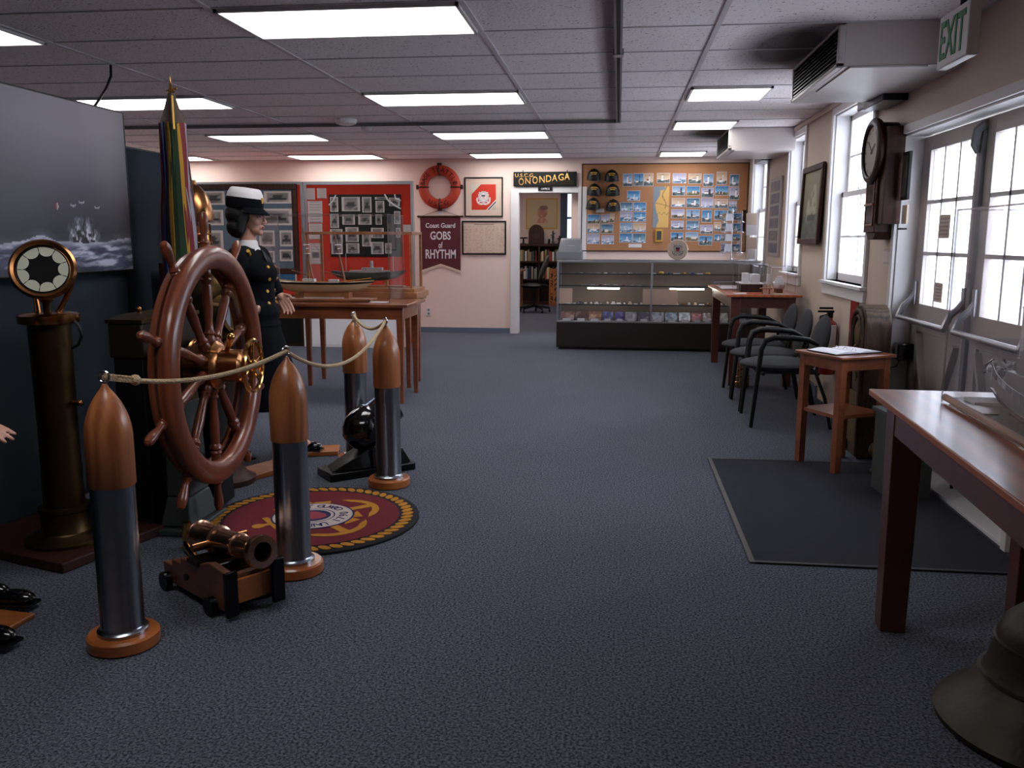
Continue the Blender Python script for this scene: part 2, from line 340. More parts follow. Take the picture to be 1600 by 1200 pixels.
# far wall with the office doorway
DX0, DX1, DZ = -1.375, -.56, 1.94
wf = struct(MB().box(XL, DX0-.02, YF, YF+.12, 0, H).box(DX1+.02, XR+.3, YF, YF+.12, 0, H).box(DX0-.02, DX1+.02, YF, YF+.12, DZ+.02, H).build('wall_far', 'wall'))
struct(MB().box(XL, -1.50, YF-.012, YF, 0, .075).box(-.44, XR, YF-.012, YF, 0, .075).build('baseboard_far', 'base'))
struct(MB().box(DX0-.115, DX0, YF-.02, YF+.13, 0, DZ+.08).box(DX1, DX1+.115, YF-.02, YF+.13, 0, DZ+.08).box(DX0, DX1, YF-.02, YF+.13, DZ, DZ+.08).build('door_1', 'trimw', bevel=.004))
struct(MB().box(XL-.1, XL, YB, 19.2, 0, H).build('wall_left', 'wall'))
struct(MB().box(XL, XR+.3, YB-.1, YB, 0, H).build('wall_back', 'wall'))
struct(MB().box(XL, XR, 17.85, 17.95, 0, H).build('wall_office_back', 'wall'))
struct(MB().box(-3.0, -2.9, YF+.12, 17.85, 0, H).build('wall_office_left', 'wall'))
struct(MB().box(-.66, -.56, YF+.14, 15.6, 0, H).build('wall_office_right', 'wall'))
# right wall with openings: (y0, y1, z0, z1)
OP = [(3.84, 5.66, .0, 1.95), (6.30, 7.42, 1.0, 2.30), (8.50, 9.25, 1.0, 2.30), (10.55, 11.62, 1.0, 2.30)]
wr = MB(); y = YB; TW = .16
for y0, y1, z0, z1 in OP:
    wr.box(XR, XR+TW, y, y0, 0, H); wr.box(XR, XR+TW, y0, y1, z1, H)
    if z0 > 0: wr.box(XR, XR+TW, y0, y1, 0, z0)
    y = y1
wr.box(XR, XR+TW, y, 19.2, 0, H)
struct(wr.build('wall_right', 'sidewall'))
struct(MB().box(XR-.02, XR, 5.76, 6.2, 0, .10).box(XR-.02, XR, 7.5, YF-.02, 0, .10).box(XR-.02, XR, YB, 3.74, 0, .10).build('baseboard_right', 'base'))
struct(MB().box(XR-.03, XR, 5.75, YF, H-.05, H-.008).build('trim_1', 'sidewall', bevel=.01))
for i, (y0, y1, z0, z1) in enumerate(OP[1:]):
    n = i+1
    f = MB()                                        # casing and jamb
    f.box(XR-.022, XR, y0-.055, y0, z0, z1+.055).box(XR-.022, XR, y1, y1+.055, z0, z1+.055).box(XR-.022, XR, y0, y1, z1, z1+.055)
    f.box(XR, XR+TW, y0, y0+.012, z0, z1).box(XR, XR+TW, y1-.012, y1, z0, z1).box(XR, XR+TW, y0, y1, z1-.012, z1)
    wo = struct(f.build('window_%d' % n, 'trimw', bevel=.003))
    MB().box(XR-.05, XR+TW, y0-.07, y1+.07, z0-.025, z0).box(XR-.022, XR, y0-.06, y1+.06, z0-.11, z0-.025).build('window_sill', 'trimw', wo, bevel=.004)
    zm = z0+(z1-z0)*.52
    for nm, a, b, x in (('lower_sash', z0, zm+.02, XR+.075), ('upper_sash', zm-.02, z1-.012, XR+.11)):
        s = MB(); Y0, Y1 = y0+.012, y1-.012
        s.box(x, x+.03, Y0, Y0+.045, a, b).box(x, x+.03, Y1-.045, Y1, a, b).box(x, x+.03, Y0, Y1, a, a+(.06 if nm[0] == 'l' else .035)).box(x, x+.03, Y0, Y1, b-.04, b)
        s.box(x+.005, x+.025, (Y0+Y1)/2-.008, (Y0+Y1)/2+.008, a, b).box(x+.005, x+.025, Y0, Y1, (a+b)/2-.008, (a+b)/2+.008)
        so = s.build(nm, 'trimw', wo, bevel=.002)
        MB().box(x+.013, x+.017, Y0+.04, Y1-.04, a+.03, b-.03).build('pane', 'glass', so)
    MB().box(XR+.06, XR+.075, (y0+y1)/2-.02, (y0+y1)/2+.02, zm+.02, zm+.035).build('sash_lock', 'alu', wo)
# double doors
dj = MB(); y0, y1, z1 = 3.84, 5.66, 1.95
dj.box(XR-.022, XR, y0-.05, y0, 0, z1+.05).box(XR-.022, XR, y1, y1+.05, 0, z1+.05).box(XR-.022, XR, y0, y1, z1, z1+.05)
dj.box(XR, XR+TW, y1-.012, y1, 0, z1).box(XR, XR+TW, y0, y0+.012, 0, z1).box(XR, XR+TW, y0, y1, z1-.012, z1).box(XR-.01, XR+TW, y0, y1, 0, .02)
jamb = struct(dj.build('trim_2', 'trimw', bevel=.003))
def leaf(n, y0, y1, hinge_far):
    xa, xb = XR+.115, XR+.155
    g0, g1, h0, h1 = y0+.105, y1-.125, .945, 1.845
    if not hinge_far: g0, g1 = y0+.12, y1-.11
    d = MB().box(xa, xb, y0, g0, .02, 1.93).box(xa, xb, g1, y1, .02, 1.93).box(xa, xb, g0, g1, .02, .16).box(xa, xb, g0, g1, .78, h0).box(xa, xb, g0, g1, h1, 1.93)
    d.box(xa+.015, xb-.01, g0, g1, .16, .78)
    do = struct(d.build('door_%d' % n, 'doorp', bevel=.003))
    mu = MB()
    for k in range(1, 3):
        yy = g0+(g1-g0)*k/3; mu.box(xa+.004, xb-.004, yy-.011, yy+.011, h0, h1)
        zz = h0+(h1-h0)*k/3; mu.box(xa+.004, xb-.004, g0, g1, zz-.011, zz+.011)
    mu.build('muntins', 'trimw', do)
    MB().box(xa+.018, xa+.022, g0, g1, h0, h1).build('pane', 'glass', do)
    br = MB(); yc = (g0+g1)/2
    for a, b in ((g0, yc), (g1, yc)):
        p0, p1 = Vector((xa+.008, a+(.03 if a < b else -.03), .76)), Vector((xa+.008, b, .18))
        d_ = (p1-p0); L = d_.length; q = d_.to_track_quat('Z', 'X').to_matrix().to_4x4()
        br.box(-.012, .012, -.03, .03, 0, L, Matrix.Translation(p0) @ q)
    br.build('cross_brace', 'doorp', do, bevel=.002)
    ya, yb = y0+.08, y1-.06; zb = .857; xs = XR+.0
    bar = MB().tube([(xs+.02, ya, zb), (xs+.02, yb, zb)], .016, 10)
    bo = bar.build('push_bar', 'alu', do)
    for yy in (ya, yb):
        MB().tube([(xs+.02, yy, zb), (xs+.045, yy, zb+.07), (xs+.085, yy, zb+.11), (xs+.113, yy, zb+.16)], [.018, .020, .018, .014], 8).box(xa-.014, xa, yy-.02, yy+.02, zb+.08, zb+.22).build('push_bar_arm', 'alu', bo)
    return do
d2 = leaf(2, 4.745, 5.648, True); d3 = leaf(3, 3.852, 4.74, False)
MB().box(XR+.095, XR+.115, 4.72, 4.765, .03, 1.92).build('astragal', 'grey', d2, bevel=.003)
MB().tube([(XR+.10, 4.72, 1.90), (XR+.075, 4.74, 1.87), (XR+.07, 4.76, 1.80), (XR+.09, 4.76, 1.76)], [.022, .024, .02, .014], 8).build('door_closer', 'grey', d2)
MB().box(XR+.08, XR+.113, 4.70, 4.73, .10, .26).cyl((XR+.09, 4.715, .02), (XR+.09, 4.715, .32), .009).build('floor_bolt', 'dk', d2)
# notices taped inside the door pane
for (yy, zz, lab, wd, hh) in ((5.20, 1.40, 'upper creased paper notice taped to the glass of the left door', .17, .13), (5.21, 1.03, 'lower plain paper notice taped to the glass of the left door', .13, .11)):
    tag(picture('paper_notice', wd, hh, 12, 12, lambda u, v: mixc(hx('#c9b6a8'), hx('#8a7668'), 1 if (int(v*11) % 2 and .1 < u < .9) else 0), X=Matrix.Translation((XR+.113, yy, zz)) @ FACE_W), lab, 'notice')
# outdoors
M['out'] = mat('outside_pale_wall', '#c9ced0', .8, vary=.1); M['teal'] = mat('outside_teal', '#0f5360', .7); M['ground'] = mat('outside_pale_ground', '#dcdbd8', .9, vary=.1)
struct(MB().box(2.0, 30, -6, 30, -.2, -.12).build('ground', 'ground'))
ob = MB().box(9, 12, -6, 22, -.12, 2.2)
hs = ob.build('wall', 'out'); bt = thing('outside_building', 'pale low building with teal upper cladding seen through the door panes', 'building'); hs.parent = bt
MB().box(8.95, 9.0, 2, 18, 1.0, 1.9).build('cladding', 'teal', bt); MB().box(8.6, 12.2, -6.2, 22.2, 2.2, 2.35).build('roof', 'doorp', bt)
for yy, lab in ((8.2, 'left porch post outside the double doors'), (10.3, 'right porch post outside beyond the double doors')):
    tag(MB().box(3.2, 3.32, yy-.06, yy+.06, -.12, 2.7).build('porch_post', 'doorp', bevel=.006), 'grey square wooden '+lab, 'post')
# ------------------------------------------------------------------ ceiling fittings
LW = {4: 'long', 2: 'short'}
def ceiling_light(x0, k0, wid, label):
    y0 = Y0c+k0*U/2; y1 = y0+U/2; x1 = x0+wid
    t = thing('ceiling_light', label, 'ceiling light', ((x0+x1)/2, (y0+y1)/2, H-.02), 0, None)
    a, b = wid/2-.016, U/4-.016
    f = MB().box(-a, a, -b, -b+.018, -.0, .02).box(-a, a, b-.018, b, 0, .02).box(-a, -a+.018, -b, b, 0, .02).box(a-.018, a, -b, b, 0, .02)
    f.build('frame', 'trimw', t); MB().box(-a+.018, a-.018, -b+.018, b-.018, .006, .016).build('diffuser', 'lamp', t)
rows = {-1: 'nearest', 3: 'second', 7: 'third', 10.72: 'farthest'}
for k, nm in rows.items():
    ceiling_light(X0c-U, k, U, 'lit 4-foot ceiling panel in the middle row over the aisle, %s of four' % nm)
    ceiling_light(X0c-3*U, k, U, 'lit 4-foot ceiling panel in the row over the ship wheel, %s of four' % nm)
    if k > 3: ceiling_light(X0c-5*U, k, U, 'lit ceiling panel in the leftmost row beyond the blue partition, %s from the camera' % nm)
ceiling_light(X0c-U, -5, U, 'added unseen lit ceiling panel above and behind the camera')        # unseen panel added to brighten the exhibits nearest the camera
for k, nm in ((3, 'nearest'), (6, 'middle'), (10.72, 'farthest')):
    ceiling_light(X0c+U, k, U/2, 'short lit ceiling panel in the right row beside the wall heaters, %s of three' % nm)
def heater(x, y0, y1, label, zb=2.19):
    t = thing('wall_heater', label, 'heater', (x, y0, zb))
    L = y1-y0; hh = H-zb-.004; dp = XR-x-.004
    MB().box(.03, dp, 0, L, 0, hh).box(0, .03, 0, .035, 0, hh).box(0, .03, L-.035, L, 0, hh).box(0, .03, 0, L, 0, .02).box(0, .03, 0, L, hh-.015, hh).build('cabinet', 'beige', t, bevel=.003)
    MB().box(.02, .031, .035, L-.035, .02, hh-.015).build('grille_recess', 'slot', t)
    g = MB()
    for k in range(9):
        z = .03+k*(hh-.05)/8; g.box(.004, .022, .035, L-.035, z-.0025, z+.0025, None)
    g.build('grille', 'dk', t)
    MB().box(.06, dp-.18, -.004, L*.62, -.008, 0).build('access_panel', 'beige', t)
    MB().cyl((.012, -.004, .04), (.012, .004, .04), .006, n=8).build('screw', 'chrome', t)
heater(1.08, 4.76, 5.98, 'large beige heater box hung at the ceiling beside the exit sign')
heater(1.05, 9.0, 10.05, 'smaller looking beige heater box hung at the ceiling near the far wall')
# exit sign
t = thing('exit_sign', 'white box sign with green EXIT letters hung under the ceiling at right', 'exit sign', (1.17, 3.29, 1.955))
MB().box(0, .04, 0, .285, 0, .185).build('housing', 'frost', t, bevel=.004)
letters('lettering', 'EXIT', 'green', t, Matrix.Translation((-.001, .145, .095)) @ FACE_W, size=.13, ext=.0015, width=.235, height=.135, bold=.002)
MB().cyl((.028, .14, .185), (.028, .14, H-1.955), .012).lathe([(.05, 0), (.05, .012)], 16, Matrix.Translation((.028, .14, H-1.955-.012))).build('mount', 'dk', t)
# hanging track
t = thing('ceiling_track', 'L-shaped grey metal track hung under the ceiling tiles', 'track', (-.026, 8.27, 2.372))
M['track'] = mat('track_grey', '#77737a', .4, .5)
MB().box(-.022, .022, -10, 0, 0, .026).box(-5.5, .022, -.022, .022, 0, .026).build('channel', 'track', t)
MB().box(-.010, .010, -10, -.03, -.002, .001).box(-5.4, -.03, -.008, .008, -.002, .001).build('slot', 'slot', t)
M['tee2'] = M['tee']
MB().box(-.03, .03, -3.02, -2.94, -.004, .03).build('joiner', 'alu', t)
for (x, y, r, lab) in ((-2.52, 8.03, .10, 'large white round ceiling alarm beside the track'), (-2.47, 8.52, .055, 'small white smoke detector behind the larger one')):
    MBx = MB(Matrix.Translation((x, y, 0))).lathe([(r, H-.001), (r, H-.02), (r*.92, H-.04), (r*.6, H-.052), (.0, H-.055)], 24)
    tag(MBx.build('smoke_detector', 'frost'), lab, 'smoke detector')
tag(MB().tube([(-3.22, 5.40, H-.002), (-3.20, 5.36, 2.33), (-3.17, 5.25, 2.24), (-3.10, 5.05, 2.14), (-3.0, 4.8, 2.04), (-2.90, 4.6, 1.93), (-2.82, 4.5, 1.84)], .008, 8).build('power_cable', 'black'), 'black cable dropping from the ceiling behind the sea painting', 'cable')
# ------------------------------------------------------------------ blue partition and sea painting
t = thing('partition_screen', 'dark blue cloth partition panel holding the big sea painting', 'partition', (-2.75, 3.2, 0))
MB().box(-.05, 0, -1.75, 1.42, .03, 1.83).build('panel', 'partition', t)
MB().box(-.055, .004, -1.76, -1.75, 0, 1.835).box(-.055, .004, 1.42, 1.435, 0, 1.835).box(-.055, .004, -1.75, 1.42, 1.83, 1.84).box(-.055, .004, -1.75, 1.42, 0, .03).build('frame', 'dk', t)
t = thing('partition_screen', 'plain dark blue partition panel beyond the right edge of the painting', 'partition', (-2.75, 4.64, 0))
MB().box(-.05, 0, .012, .55, .03, 1.825).build('panel', 'partition', t)
MB().box(-.055, .004, 0, .012, 0, 1.83).box(-.055, .004, .55, .562, 0, 1.83).box(-.055, .004, .012, .55, 1.825, 1.832).box(-.055, .004, .012, .55, 0, .03).build('frame', 'dk', t)
def sea(u, v):
    # u across 0..1 left to right, v up
    def fbm(x, y, k): return nz(x, y, k)*.55+nz(x*2.1, y*2.1, k+1)*.28+nz(x*4.3, y*4.3, k+2)*.17
    X = (u-.58)/.42
    wv = .175+.030*math.exp(-((X-.22)/.10)**2)+.02*math.exp(-((X-.9)/.3)**2)+.018*(fbm(u*40, 1, 3)-.5)+.012*math.sin(X*7)
    n = fbm(u*26, v*30, 1)
    if v > wv:
        c = mixc(hx('#302f3a'), hx('#86818f'), (v-.22)/.62+.16*(fbm(u*4, v*4, 5)-.5))
        c = mixc(c, hx('#a59eac'), .30*max(0, 1-abs(X-.35)*1.6)*max(0, (v-.5)*2))
        c = mixc(c, hx('#9b99b0'), max(0, 1-(v-wv)/.05)*.55*n)
        dx, dy = (X-.57)/.17, (v-wv)/.19
        if abs(dx) < 1 and dy < 1:
            spk = nz(u*150, v*22, 8)*.5+nz(u*320, v*60, 9)*.5
            c = mixc(c, hx('#d9d7e4'), max(0, (1-dx*dx)*(1-dy*.9)*3.2*spk-.45))
        if abs(X-.57) < .10 and v < wv+.045+.05*nz(u*260, 1)*(1-abs(X-.57)*8) and nz(u*180, v*50, 4) > .45: c = hx('#26262e')
        if math.hypot((X-.37)*1.2, (v-.385)*.83) < .018: c = hx('#b5a9a6') if X > .37 else hx('#7d3442')
        for bu, bv in ((.50, .39), (.57, .41), (.70, .385)):
            if abs(X-bu) < .022 and abs(v-bv-.35*abs(X-bu)) < .0045: c = hx('#b5b2bf')
    else:
        dd = wv-v; c = mixc(hx('#2f3042'), hx('#56577a'), n*1.1)
        cr = fbm(X*9+v*14, v*46-X*5, 12); c = mixc(c, hx('#c2c1d6'), max(0, cr-.42)*3.6)
        if dd < .05: c = mixc(hx('#d2d1e0'), c, dd/.05*.9+.5*(1-n))
        c = mixc(c, hx('#24252f'), max(0, (.07-v+.05*math.sin(X*5))/.07)*.6)
    return c
t = thing('sea_painting', 'large painting of a ship plunging through grey storm waves on the blue partition', 'painting', (-2.745, 3.42, 1.15))
FACE_E = Matrix(((0, 0, 1, 0), (1, 0, 0, 0), (0, 1, 0, 0), (0, 0, 0, 1)))
picture('canvas', 2.4, .84, 460, 150, sea, t, T(.036, 0, .425) @ FACE_E)
MB().box(.001, .036, -1.2, 1.2, .005, .845).build('stretcher', 'black', t)
MB().box(.0, .040, -1.208, -1.2, 0, .85).box(0, .040, 1.2, 1.208, 0, .85).box(0, .04, -1.2, 1.2, 0, .005).box(0, .04, -1.2, 1.2, .845, .852).build('frame', 'dk', t)
# ------------------------------------------------------------------ engine telegraph on brass column
tag(MB(T(-2.34, 3.36, 0) @ RZ(-.30)).box(-.42, .25, -.25, .28, 0.001, .045).build('plinth_board', 'dkwood', bevel=.006), 'dark wooden floor board under the brass dial column', 'board')
t = thing('brass_telegraph', 'tall brass pedestal column with a round white-petalled dial on top', 'ship telegraph', (-2.34, 3.33, .046))
MB().lathe([(.165, 0), (.165, .012), (.15, .02), (.105, .035), (.098, .045), (.098, .13), (.105, .135), (.105, .15), (.082, .155), (.078, .5), (.082, .93)], 32).build('column', 'brassold', t)
MB().lathe([(.098, .93), (.115, .935), (.118, .95), (.118, .968), (.105, .975), (.06, .98), (0, .98)], 32).build('collar', 'brass', t)
MB().cyl((.086, -.01, .60), (.115, -.015, .60), .01, n=10).ball((.12, -.016, .60), .014).build('knob', 'brass', t)
MB().tube([(.11, 0, .945), (.14, -.01, .92), (.148, -.01, .88), (.13, -.01, .845), (.10, -.01, .83)], .006, 6).build('cord_hook', 'black', t)
N = Vector((.40, -.80, .30)).normalized()          # dial looks to the camera, slightly up
q = N.to_track_quat('Z', 'Y').to_matrix().to_4x4(); DC = T(.018, -.03, 1.150) @ q
MB(DC).lathe([(.07, -.09), (.10, -.07), (.112, -.03), (.115, .0), (.124, .004), (.126, .02), (.116, .03), (.104, .026), (.100, .012), (.0, .012)], 40).build('dial_case', 'brass', t)
MB(DC).lathe([(.099, .0125), (.099, .0155), (0, .0155)], 40).build('dial_ring', 'slot', t)
pet = MB(DC)
for i in range(9):
    a = 2*pi*i/9
    pts = [(.093*math.cos(a+b), .093*math.sin(a+b)) for b in [-.335+.67*k/8 for k in range(9)]]
    pts += [(.080*math.cos(a)+.033*math.cos(a+b)*0-0.020*math.cos(a)+.0, .0) for b in ()]
    c = (.078*math.cos(a), .078*math.sin(a))
    inner = [(c[0]-.026*math.sin(s)*math.cos(a)*.9-.0265*math.cos(s)*math.sin(a), c[1]-.026*math.sin(s)*math.sin(a)*.9+.0265*math.cos(s)*math.cos(a)) for s in [pi*k/8 for k in range(9)]]
    pet.prism(pts+inner, .0156, .0165)
pet.build('dial_petals', 'face', t)
for s in (-1, 1):
    MB().tube([(.045*s, 0, .975), (.062*s, .02, 1.02), (.092*s-.01, .045, 1.08), (.108*s-.012, .045, 1.13)], [.013, .011, .010, .013], 10).build('yoke_arm', 'brass', t)
MB().ball((.012, -.022, 1.035), (.03, .03, .02)).cyl((.012, -.02, .975), (.012, -.02, 1.03), .016).build('dial_foot', 'brassold', t)
# ------------------------------------------------------------------ shell stanchions
def stanchion(x, y, h, label, seed):
    t = thing('shell_stanchion', label, 'stanchion', (x, y, 0), seed, None)
    MB().lathe([(.108, .001), (.113, .006), (.113, .040), (.106, .047), (0, .047)], 40).build('wooden_base', 'disc', t)
    MB().lathe([(.080, .047), (.080, .058), (.071, .064), (.068, .07), (.068, .545), (.066, .545)], 40).build('shell_casing', 'steel', t)
    pr = [(.070, .545), (.073, .550), (.073, .70)]
    RO = ((h-.70)**2+.073**2)/(2*.073)          # pointed shell nose: a circular ogive
    for k in range(1, 13): zz = (h-.70)*k/12; pr.append((max(.007, .073-RO+math.sqrt(RO*RO-zz*zz)), .70+zz))
    MB().lathe(pr, 40).build('wooden_shell', 'shellwood', t)
    MB().tube([(.018*math.cos(a), 0, h+.022+.018*math.sin(a)) for a in [2*pi*k/16 for k in range(16)]], .0035, 6, True).cyl((0, 0, h-.01), (0, 0, h+.006), .004, n=6).build('ring', 'chrome', t)
    return Vector((x, y, h+.022))
ST = [stanchion(-1.60, 2.52, .875, 'nearest shell-shaped stanchion, beside the small brass cannon', 0),
      stanchion(-1.27, 3.20, .875, 'shell-shaped stanchion standing on the round red rug', 1.1),
      stanchion(-1.215, 4.46, .875, 'shell-shaped stanchion in front of the black mortar', 2.3),
      stanchion(-1.535, 4.93, .86, 'farthest shell-shaped stanchion, behind the black mortar', 4.0)]
def sag(a, b, d, n=18, end=0): return [a.lerp(b, k/n)+Vector((0, 0, -4*d*(k/n)*(1-k/n))) for k in range(n+1)]
t = thing('rope_barrier', 'tan manila rope slung between the shell stanchions around the wheel', 'rope', (0, 0, 0))
MB().tube(sag(ST[0], ST[1], .055, 30), .0085, 8).build('rope_span', 'rope', t)
MB().tube(sag(ST[1], ST[2], .135, 30), .0085, 8).build('rope_span', 'rope', t)
MB().tube(sag(ST[2], ST[3], .06), .0085, 8).build('rope_span', 'rope', t)
def splice(a, b, l, r):
    d = (b-a).normalized(); m = MB(); pts = []; u = d.orthogonal().normalized(); v = d.cross(u)
    n = int(l/.012)
    for k in range(n*4): p = a+d*(l*k/(n*4)); an = k*pi/2; pts.append(p+(u*math.cos(an)+v*math.sin(an))*r*.45)
    m.tube(pts, r*.62, 6); m.ball(a+d*l, r*1.25, 10); return m
splice(ST[0], sag(ST[0], ST[1], .055, 30)[6], .11, .015).build('eye_splice', 'rope', t)
splice(ST[3]+Vector((0, 0, .01)), ST[3]+Vector((.02, -.02, -.10)), .08, .014).build('knot', 'rope', t)
# ------------------------------------------------------------------ round rug with emblem
RC = (-1.425, 3.845); RR = .505
t = thing('round_rug', 'round maroon rug with gold rope border and crossed-anchor emblem', 'rug', (*RC, 0), pi/2)
MB().lathe([(RR, .001), (RR, .010), (RR-.006, .013), (0, .013)], 96).build('border_field', 'rblack', t)
MB().lathe([(RR-.095, .013), (RR-.095, .0145), (0, .0145)], 80).build('field', 'rmaroon', t)
ro = MB(); NS = 56
for i in range(NS):
    a = 2*pi*i/NS; c, s = math.cos(a), math.sin(a); pts = []
    for k in range(10):
        b = 2*pi*k/10; px, py = .034*math.cos(b), .0185*math.sin(b)
        px, py = px*math.cos(.7)-py*math.sin(.7), px*math.sin(.7)+py*math.cos(.7)
        rr = RR-.055; pts.append(((rr+px)*c-py*s, (rr+px)*s+py*c))
    ro.prism(pts, .0125, .0155)
ro.build('rope_border', 'rgold', t)
an = MB()
def rotp(pts, a, o=(0, 0)): return [(x*math.cos(a)-y*math.sin(a)+o[0], x*math.sin(a)+y*math.cos(a)+o[1]) for x, y in pts]
for s in (-1, 1):
    A = -s*.72
    an.prism(rotp([(-.022, -.33), (.022, -.33), (.014, .24), (-.014, .24)], A), .0146, .016)
    an.prism(rotp([(-.10, .185), (.10, .185), (.10, .215), (-.10, .215)], A), .0146, .0162)
    an.prism(rotp([(.03*math.cos(k*.524), .265+.03*math.sin(k*.524)) for k in range(12)], A), .0146, .0158)
    arc = [(.17*math.sin(b), -.16-.17*math.cos(b)) for b in [-1.25+2.5*k/12 for k in range(13)]]
    arc2 = [(.125*math.sin(b), -.185-.11*math.cos(b)) for b in [1.0-2.0*k/12 for k in range(13)]]
    an.prism(rotp(arc+arc2, A), .0146, .0164)
    for e in (-1, 1): an.prism(rotp([(e*.175, -.165), (e*.20, -.075), (e*.105, -.13)], A), .0146, .0166)
an.build('crossed_anchors', 'rgold', t)
def ringprism(mb, r0, r1, z0, z1, n=64):
    vs = [(r*math.cos(2*pi*i/n), r*math.sin(2*pi*i/n), z) for r, z in ((r0, z0), (r1, z0), (r1, z1), (r0, z1)) for i in range(n)]
    mb.add(vs, [(j*n+i, j*n+(i+1) % n, ((j+1) % 4)*n+(i+1) % n, ((j+1) % 4)*n+i) for j in range(4) for i in range(n)])
    return mb
ringprism(ringprism(MB(), 0, .196, .0146, .0170), .001, .19, .017, .0172).build('emblem_edge', 'rblue', t)
ringprism(MB(), .105, .187, .0170, .0180).build('emblem_ring', 'rwhite', t)
ringprism(MB(), .085, .098, .0170, .0180).build('emblem_inner_ring', 'rwhite', t)
le = MB()
def arc_text(mb, s, r, a_mid, span, size, flip=False, X=None, ext=.001, z=0):
    n = len(s)
    for i, ch in enumerate(s):
        if ch == ' ': continue
        a = a_mid+(span/2-span*i/(n-1) if not flip else -span/2+span*i/(n-1))
        Q = T(r*math.cos(a), r*math.sin(a), z) @ RZ(a+(-pi/2 if not flip else pi/2))
        mb.add(*text_mesh(ch, size=size, ext=ext), (X or Matrix.Identity(4)) @ Q)
arc_text(le, 'UNITED STATES COAST GUARD', .146, pi/2, 4.5, .062, z=.0182)
arc_text(le, '1790', .146, -pi/2, .8, .062, True, z=.0182)
le.build('lettering', 'rblue', t)
MB().prism([(-.055, .06), (.055, .06), (.06, .0), (.035, -.05), (0, -.07), (-.035, -.05), (-.06, 0)], .0170, .0178).build('shield', 'rpink', t)
MB().box(-.055, .055, .03, .062, .0178, .0184).build('shield_chief', 'rblue', t)
# ------------------------------------------------------------------ ship wheel with its stand
WC = Vector((-1.782, 3.66, .765))
FX = Matrix(((0, 0, 1, 0), (1, 0, 0, 0), (0, 1, 0, 0), (0, 0, 0, 1)))     # local z -> +X
t = thing('ship_steering_wheel', 'big mahogany ship steering wheel with ten turned spokes and brass hub', 'ship wheel', (WC.x, WC.y, 0), .065)
WX = T(0, 0, WC.z) @ FX
def torusprof(pr, n=96):
    vs = [(r*math.cos(2*pi*i/n), r*math.sin(2*pi*i/n), z) for r, z in pr for i in range(n)]; m = len(pr)
    return vs, [(j*n+i, j*n+(i+1) % n, ((j+1) % m)*n+(i+1) % n, ((j+1) % m)*n+i) for j in range(m) for i in range(n)]
pr = [(.435, -.022), (.428, -.005), (.428, .012), (.436, .028), (.448, .034), (.456, .040), (.500, .040), (.508, .034), (.520, .030), (.530, .014), (.530, -.006), (.522, -.022), (.500, -.03), (.455, -.03)]
MB(WX).add(*torusprof(pr)).build('rim', 'wheel', t)
MB(WX).add(*torusprof([(.440, -.072), (.436, -.055), (.445, -.045), (.500, -.045), (.508, -.055), (.500, -.072)])).build('back_rim', 'wheel', t)
sp = [(.018, .075), (.024, .09), (.026, .12), (.020, .135), (.026, .145), (.019, .155), (.017, .19), (.022, .27), (.021, .34), (.018, .36), (.026, .372), (.028, .382), (.02, .392), (.027, .402), (.020, .415), (.022, .43), (.022, .53), (.016, .535), (.022, .543), (.013, .556), (.015, .58), (.021, .62), (.0215, .65), (.014, .672), (.0, .678)]
for i in range(10):
    a = pi/2+2*pi*i/10
    MB(WX @ RZ(a) @ T(0, 0, -.022) @ RY(pi/2)).lathe(sp, 14).build('spoke', 'wheel', t)
MB(WX).lathe([(.06, -.125), (.085, -.12), (.085, -.09), (.105, -.085), (.11, -.03), (.11, .01), (.09, .03), (.075, .035), (.072, .12), (.055, .13), (.03, .135), (0, .135)], 40).build('hub', 'brass', t)
hb = MB(WX @ T(0, 0, .17)).add(*torusprof([(.108, -.008), (.106, 0), (.108, .008), (.116, .011), (.123, .006), (.123, -.006), (.116, -.011)], 48))
hw = hb.build('brass_handwheel', 'brassbright', t)
h2 = MB(WX @ T(0, 0, .165)).lathe([(.026, -.035), (.026, .012), (.018, .02), (.010, .03), (.010, .045), (0, .047)], 20)
for k in range(6): a = k*pi/3+.3; h2.cyl((.02*math.cos(a), .02*math.sin(a), 0), (.11*math.cos(a), .11*math.sin(a), 0), .0075, .006, 8)
h2.build('handwheel_spokes', 'brassbright', hw)
MB(WX).cap((.0, 0, .13), (.0, .0, .165), .018).build('spindle', 'brassbright', t)
hd = MB(WX).tube([(-.03, .06, .06), (-.05, .10, .085), (-.07, .13, .10)], [.010, .012, .014], 8); hd.ball((-.075, .137, .104), .018); hd.build('clamp_handle', 'brassbright', t)
t = thing('wheel_pedestal', 'dark cast iron pedestal carrying the ship wheel', 'pedestal', (-1.97, 3.69, 0))
MB().box(-.08, .10, -.17, .19, 0.001, .03).build('foot', 'greygreen', t, bevel=.006)
MB().taper((0, .01, .03), (.15, .28), (0, .01, .16), (.11, .20)).taper((0, .01, .16), (.11, .20), (0, 0, .60), (.10, .15)).build('column', 'greygreen', t, bevel=.01)
MB().cyl((-.06, -.03, .765), (.05, -.03, .765), .075, n=32).taper((0, -.01, .60), (.10, .15), (0, -.02, .70), (.09, .13)).build('bearing', 'brassold', t)
for yy in (-.13, .15): MB().cyl((.075, yy, .03), (.075, yy, .042), .014, n=6).build('bolt', 'dk', t)
tag(MB().tube([(-1.835, 3.405, .001), (-1.832, 3.40, .07), (-1.828, 3.40, .115), (-1.81, 3.40, .125)][0:3], .018, 14).tube([(-1.835, 3.405, .02), (-1.81, 3.36, .018), (-1.68, 3.20, .018)], .018, 14).build('brass_pipe', 'brassbright'), 'bright bent brass pipe on the floor below the ship wheel', 'pipe')
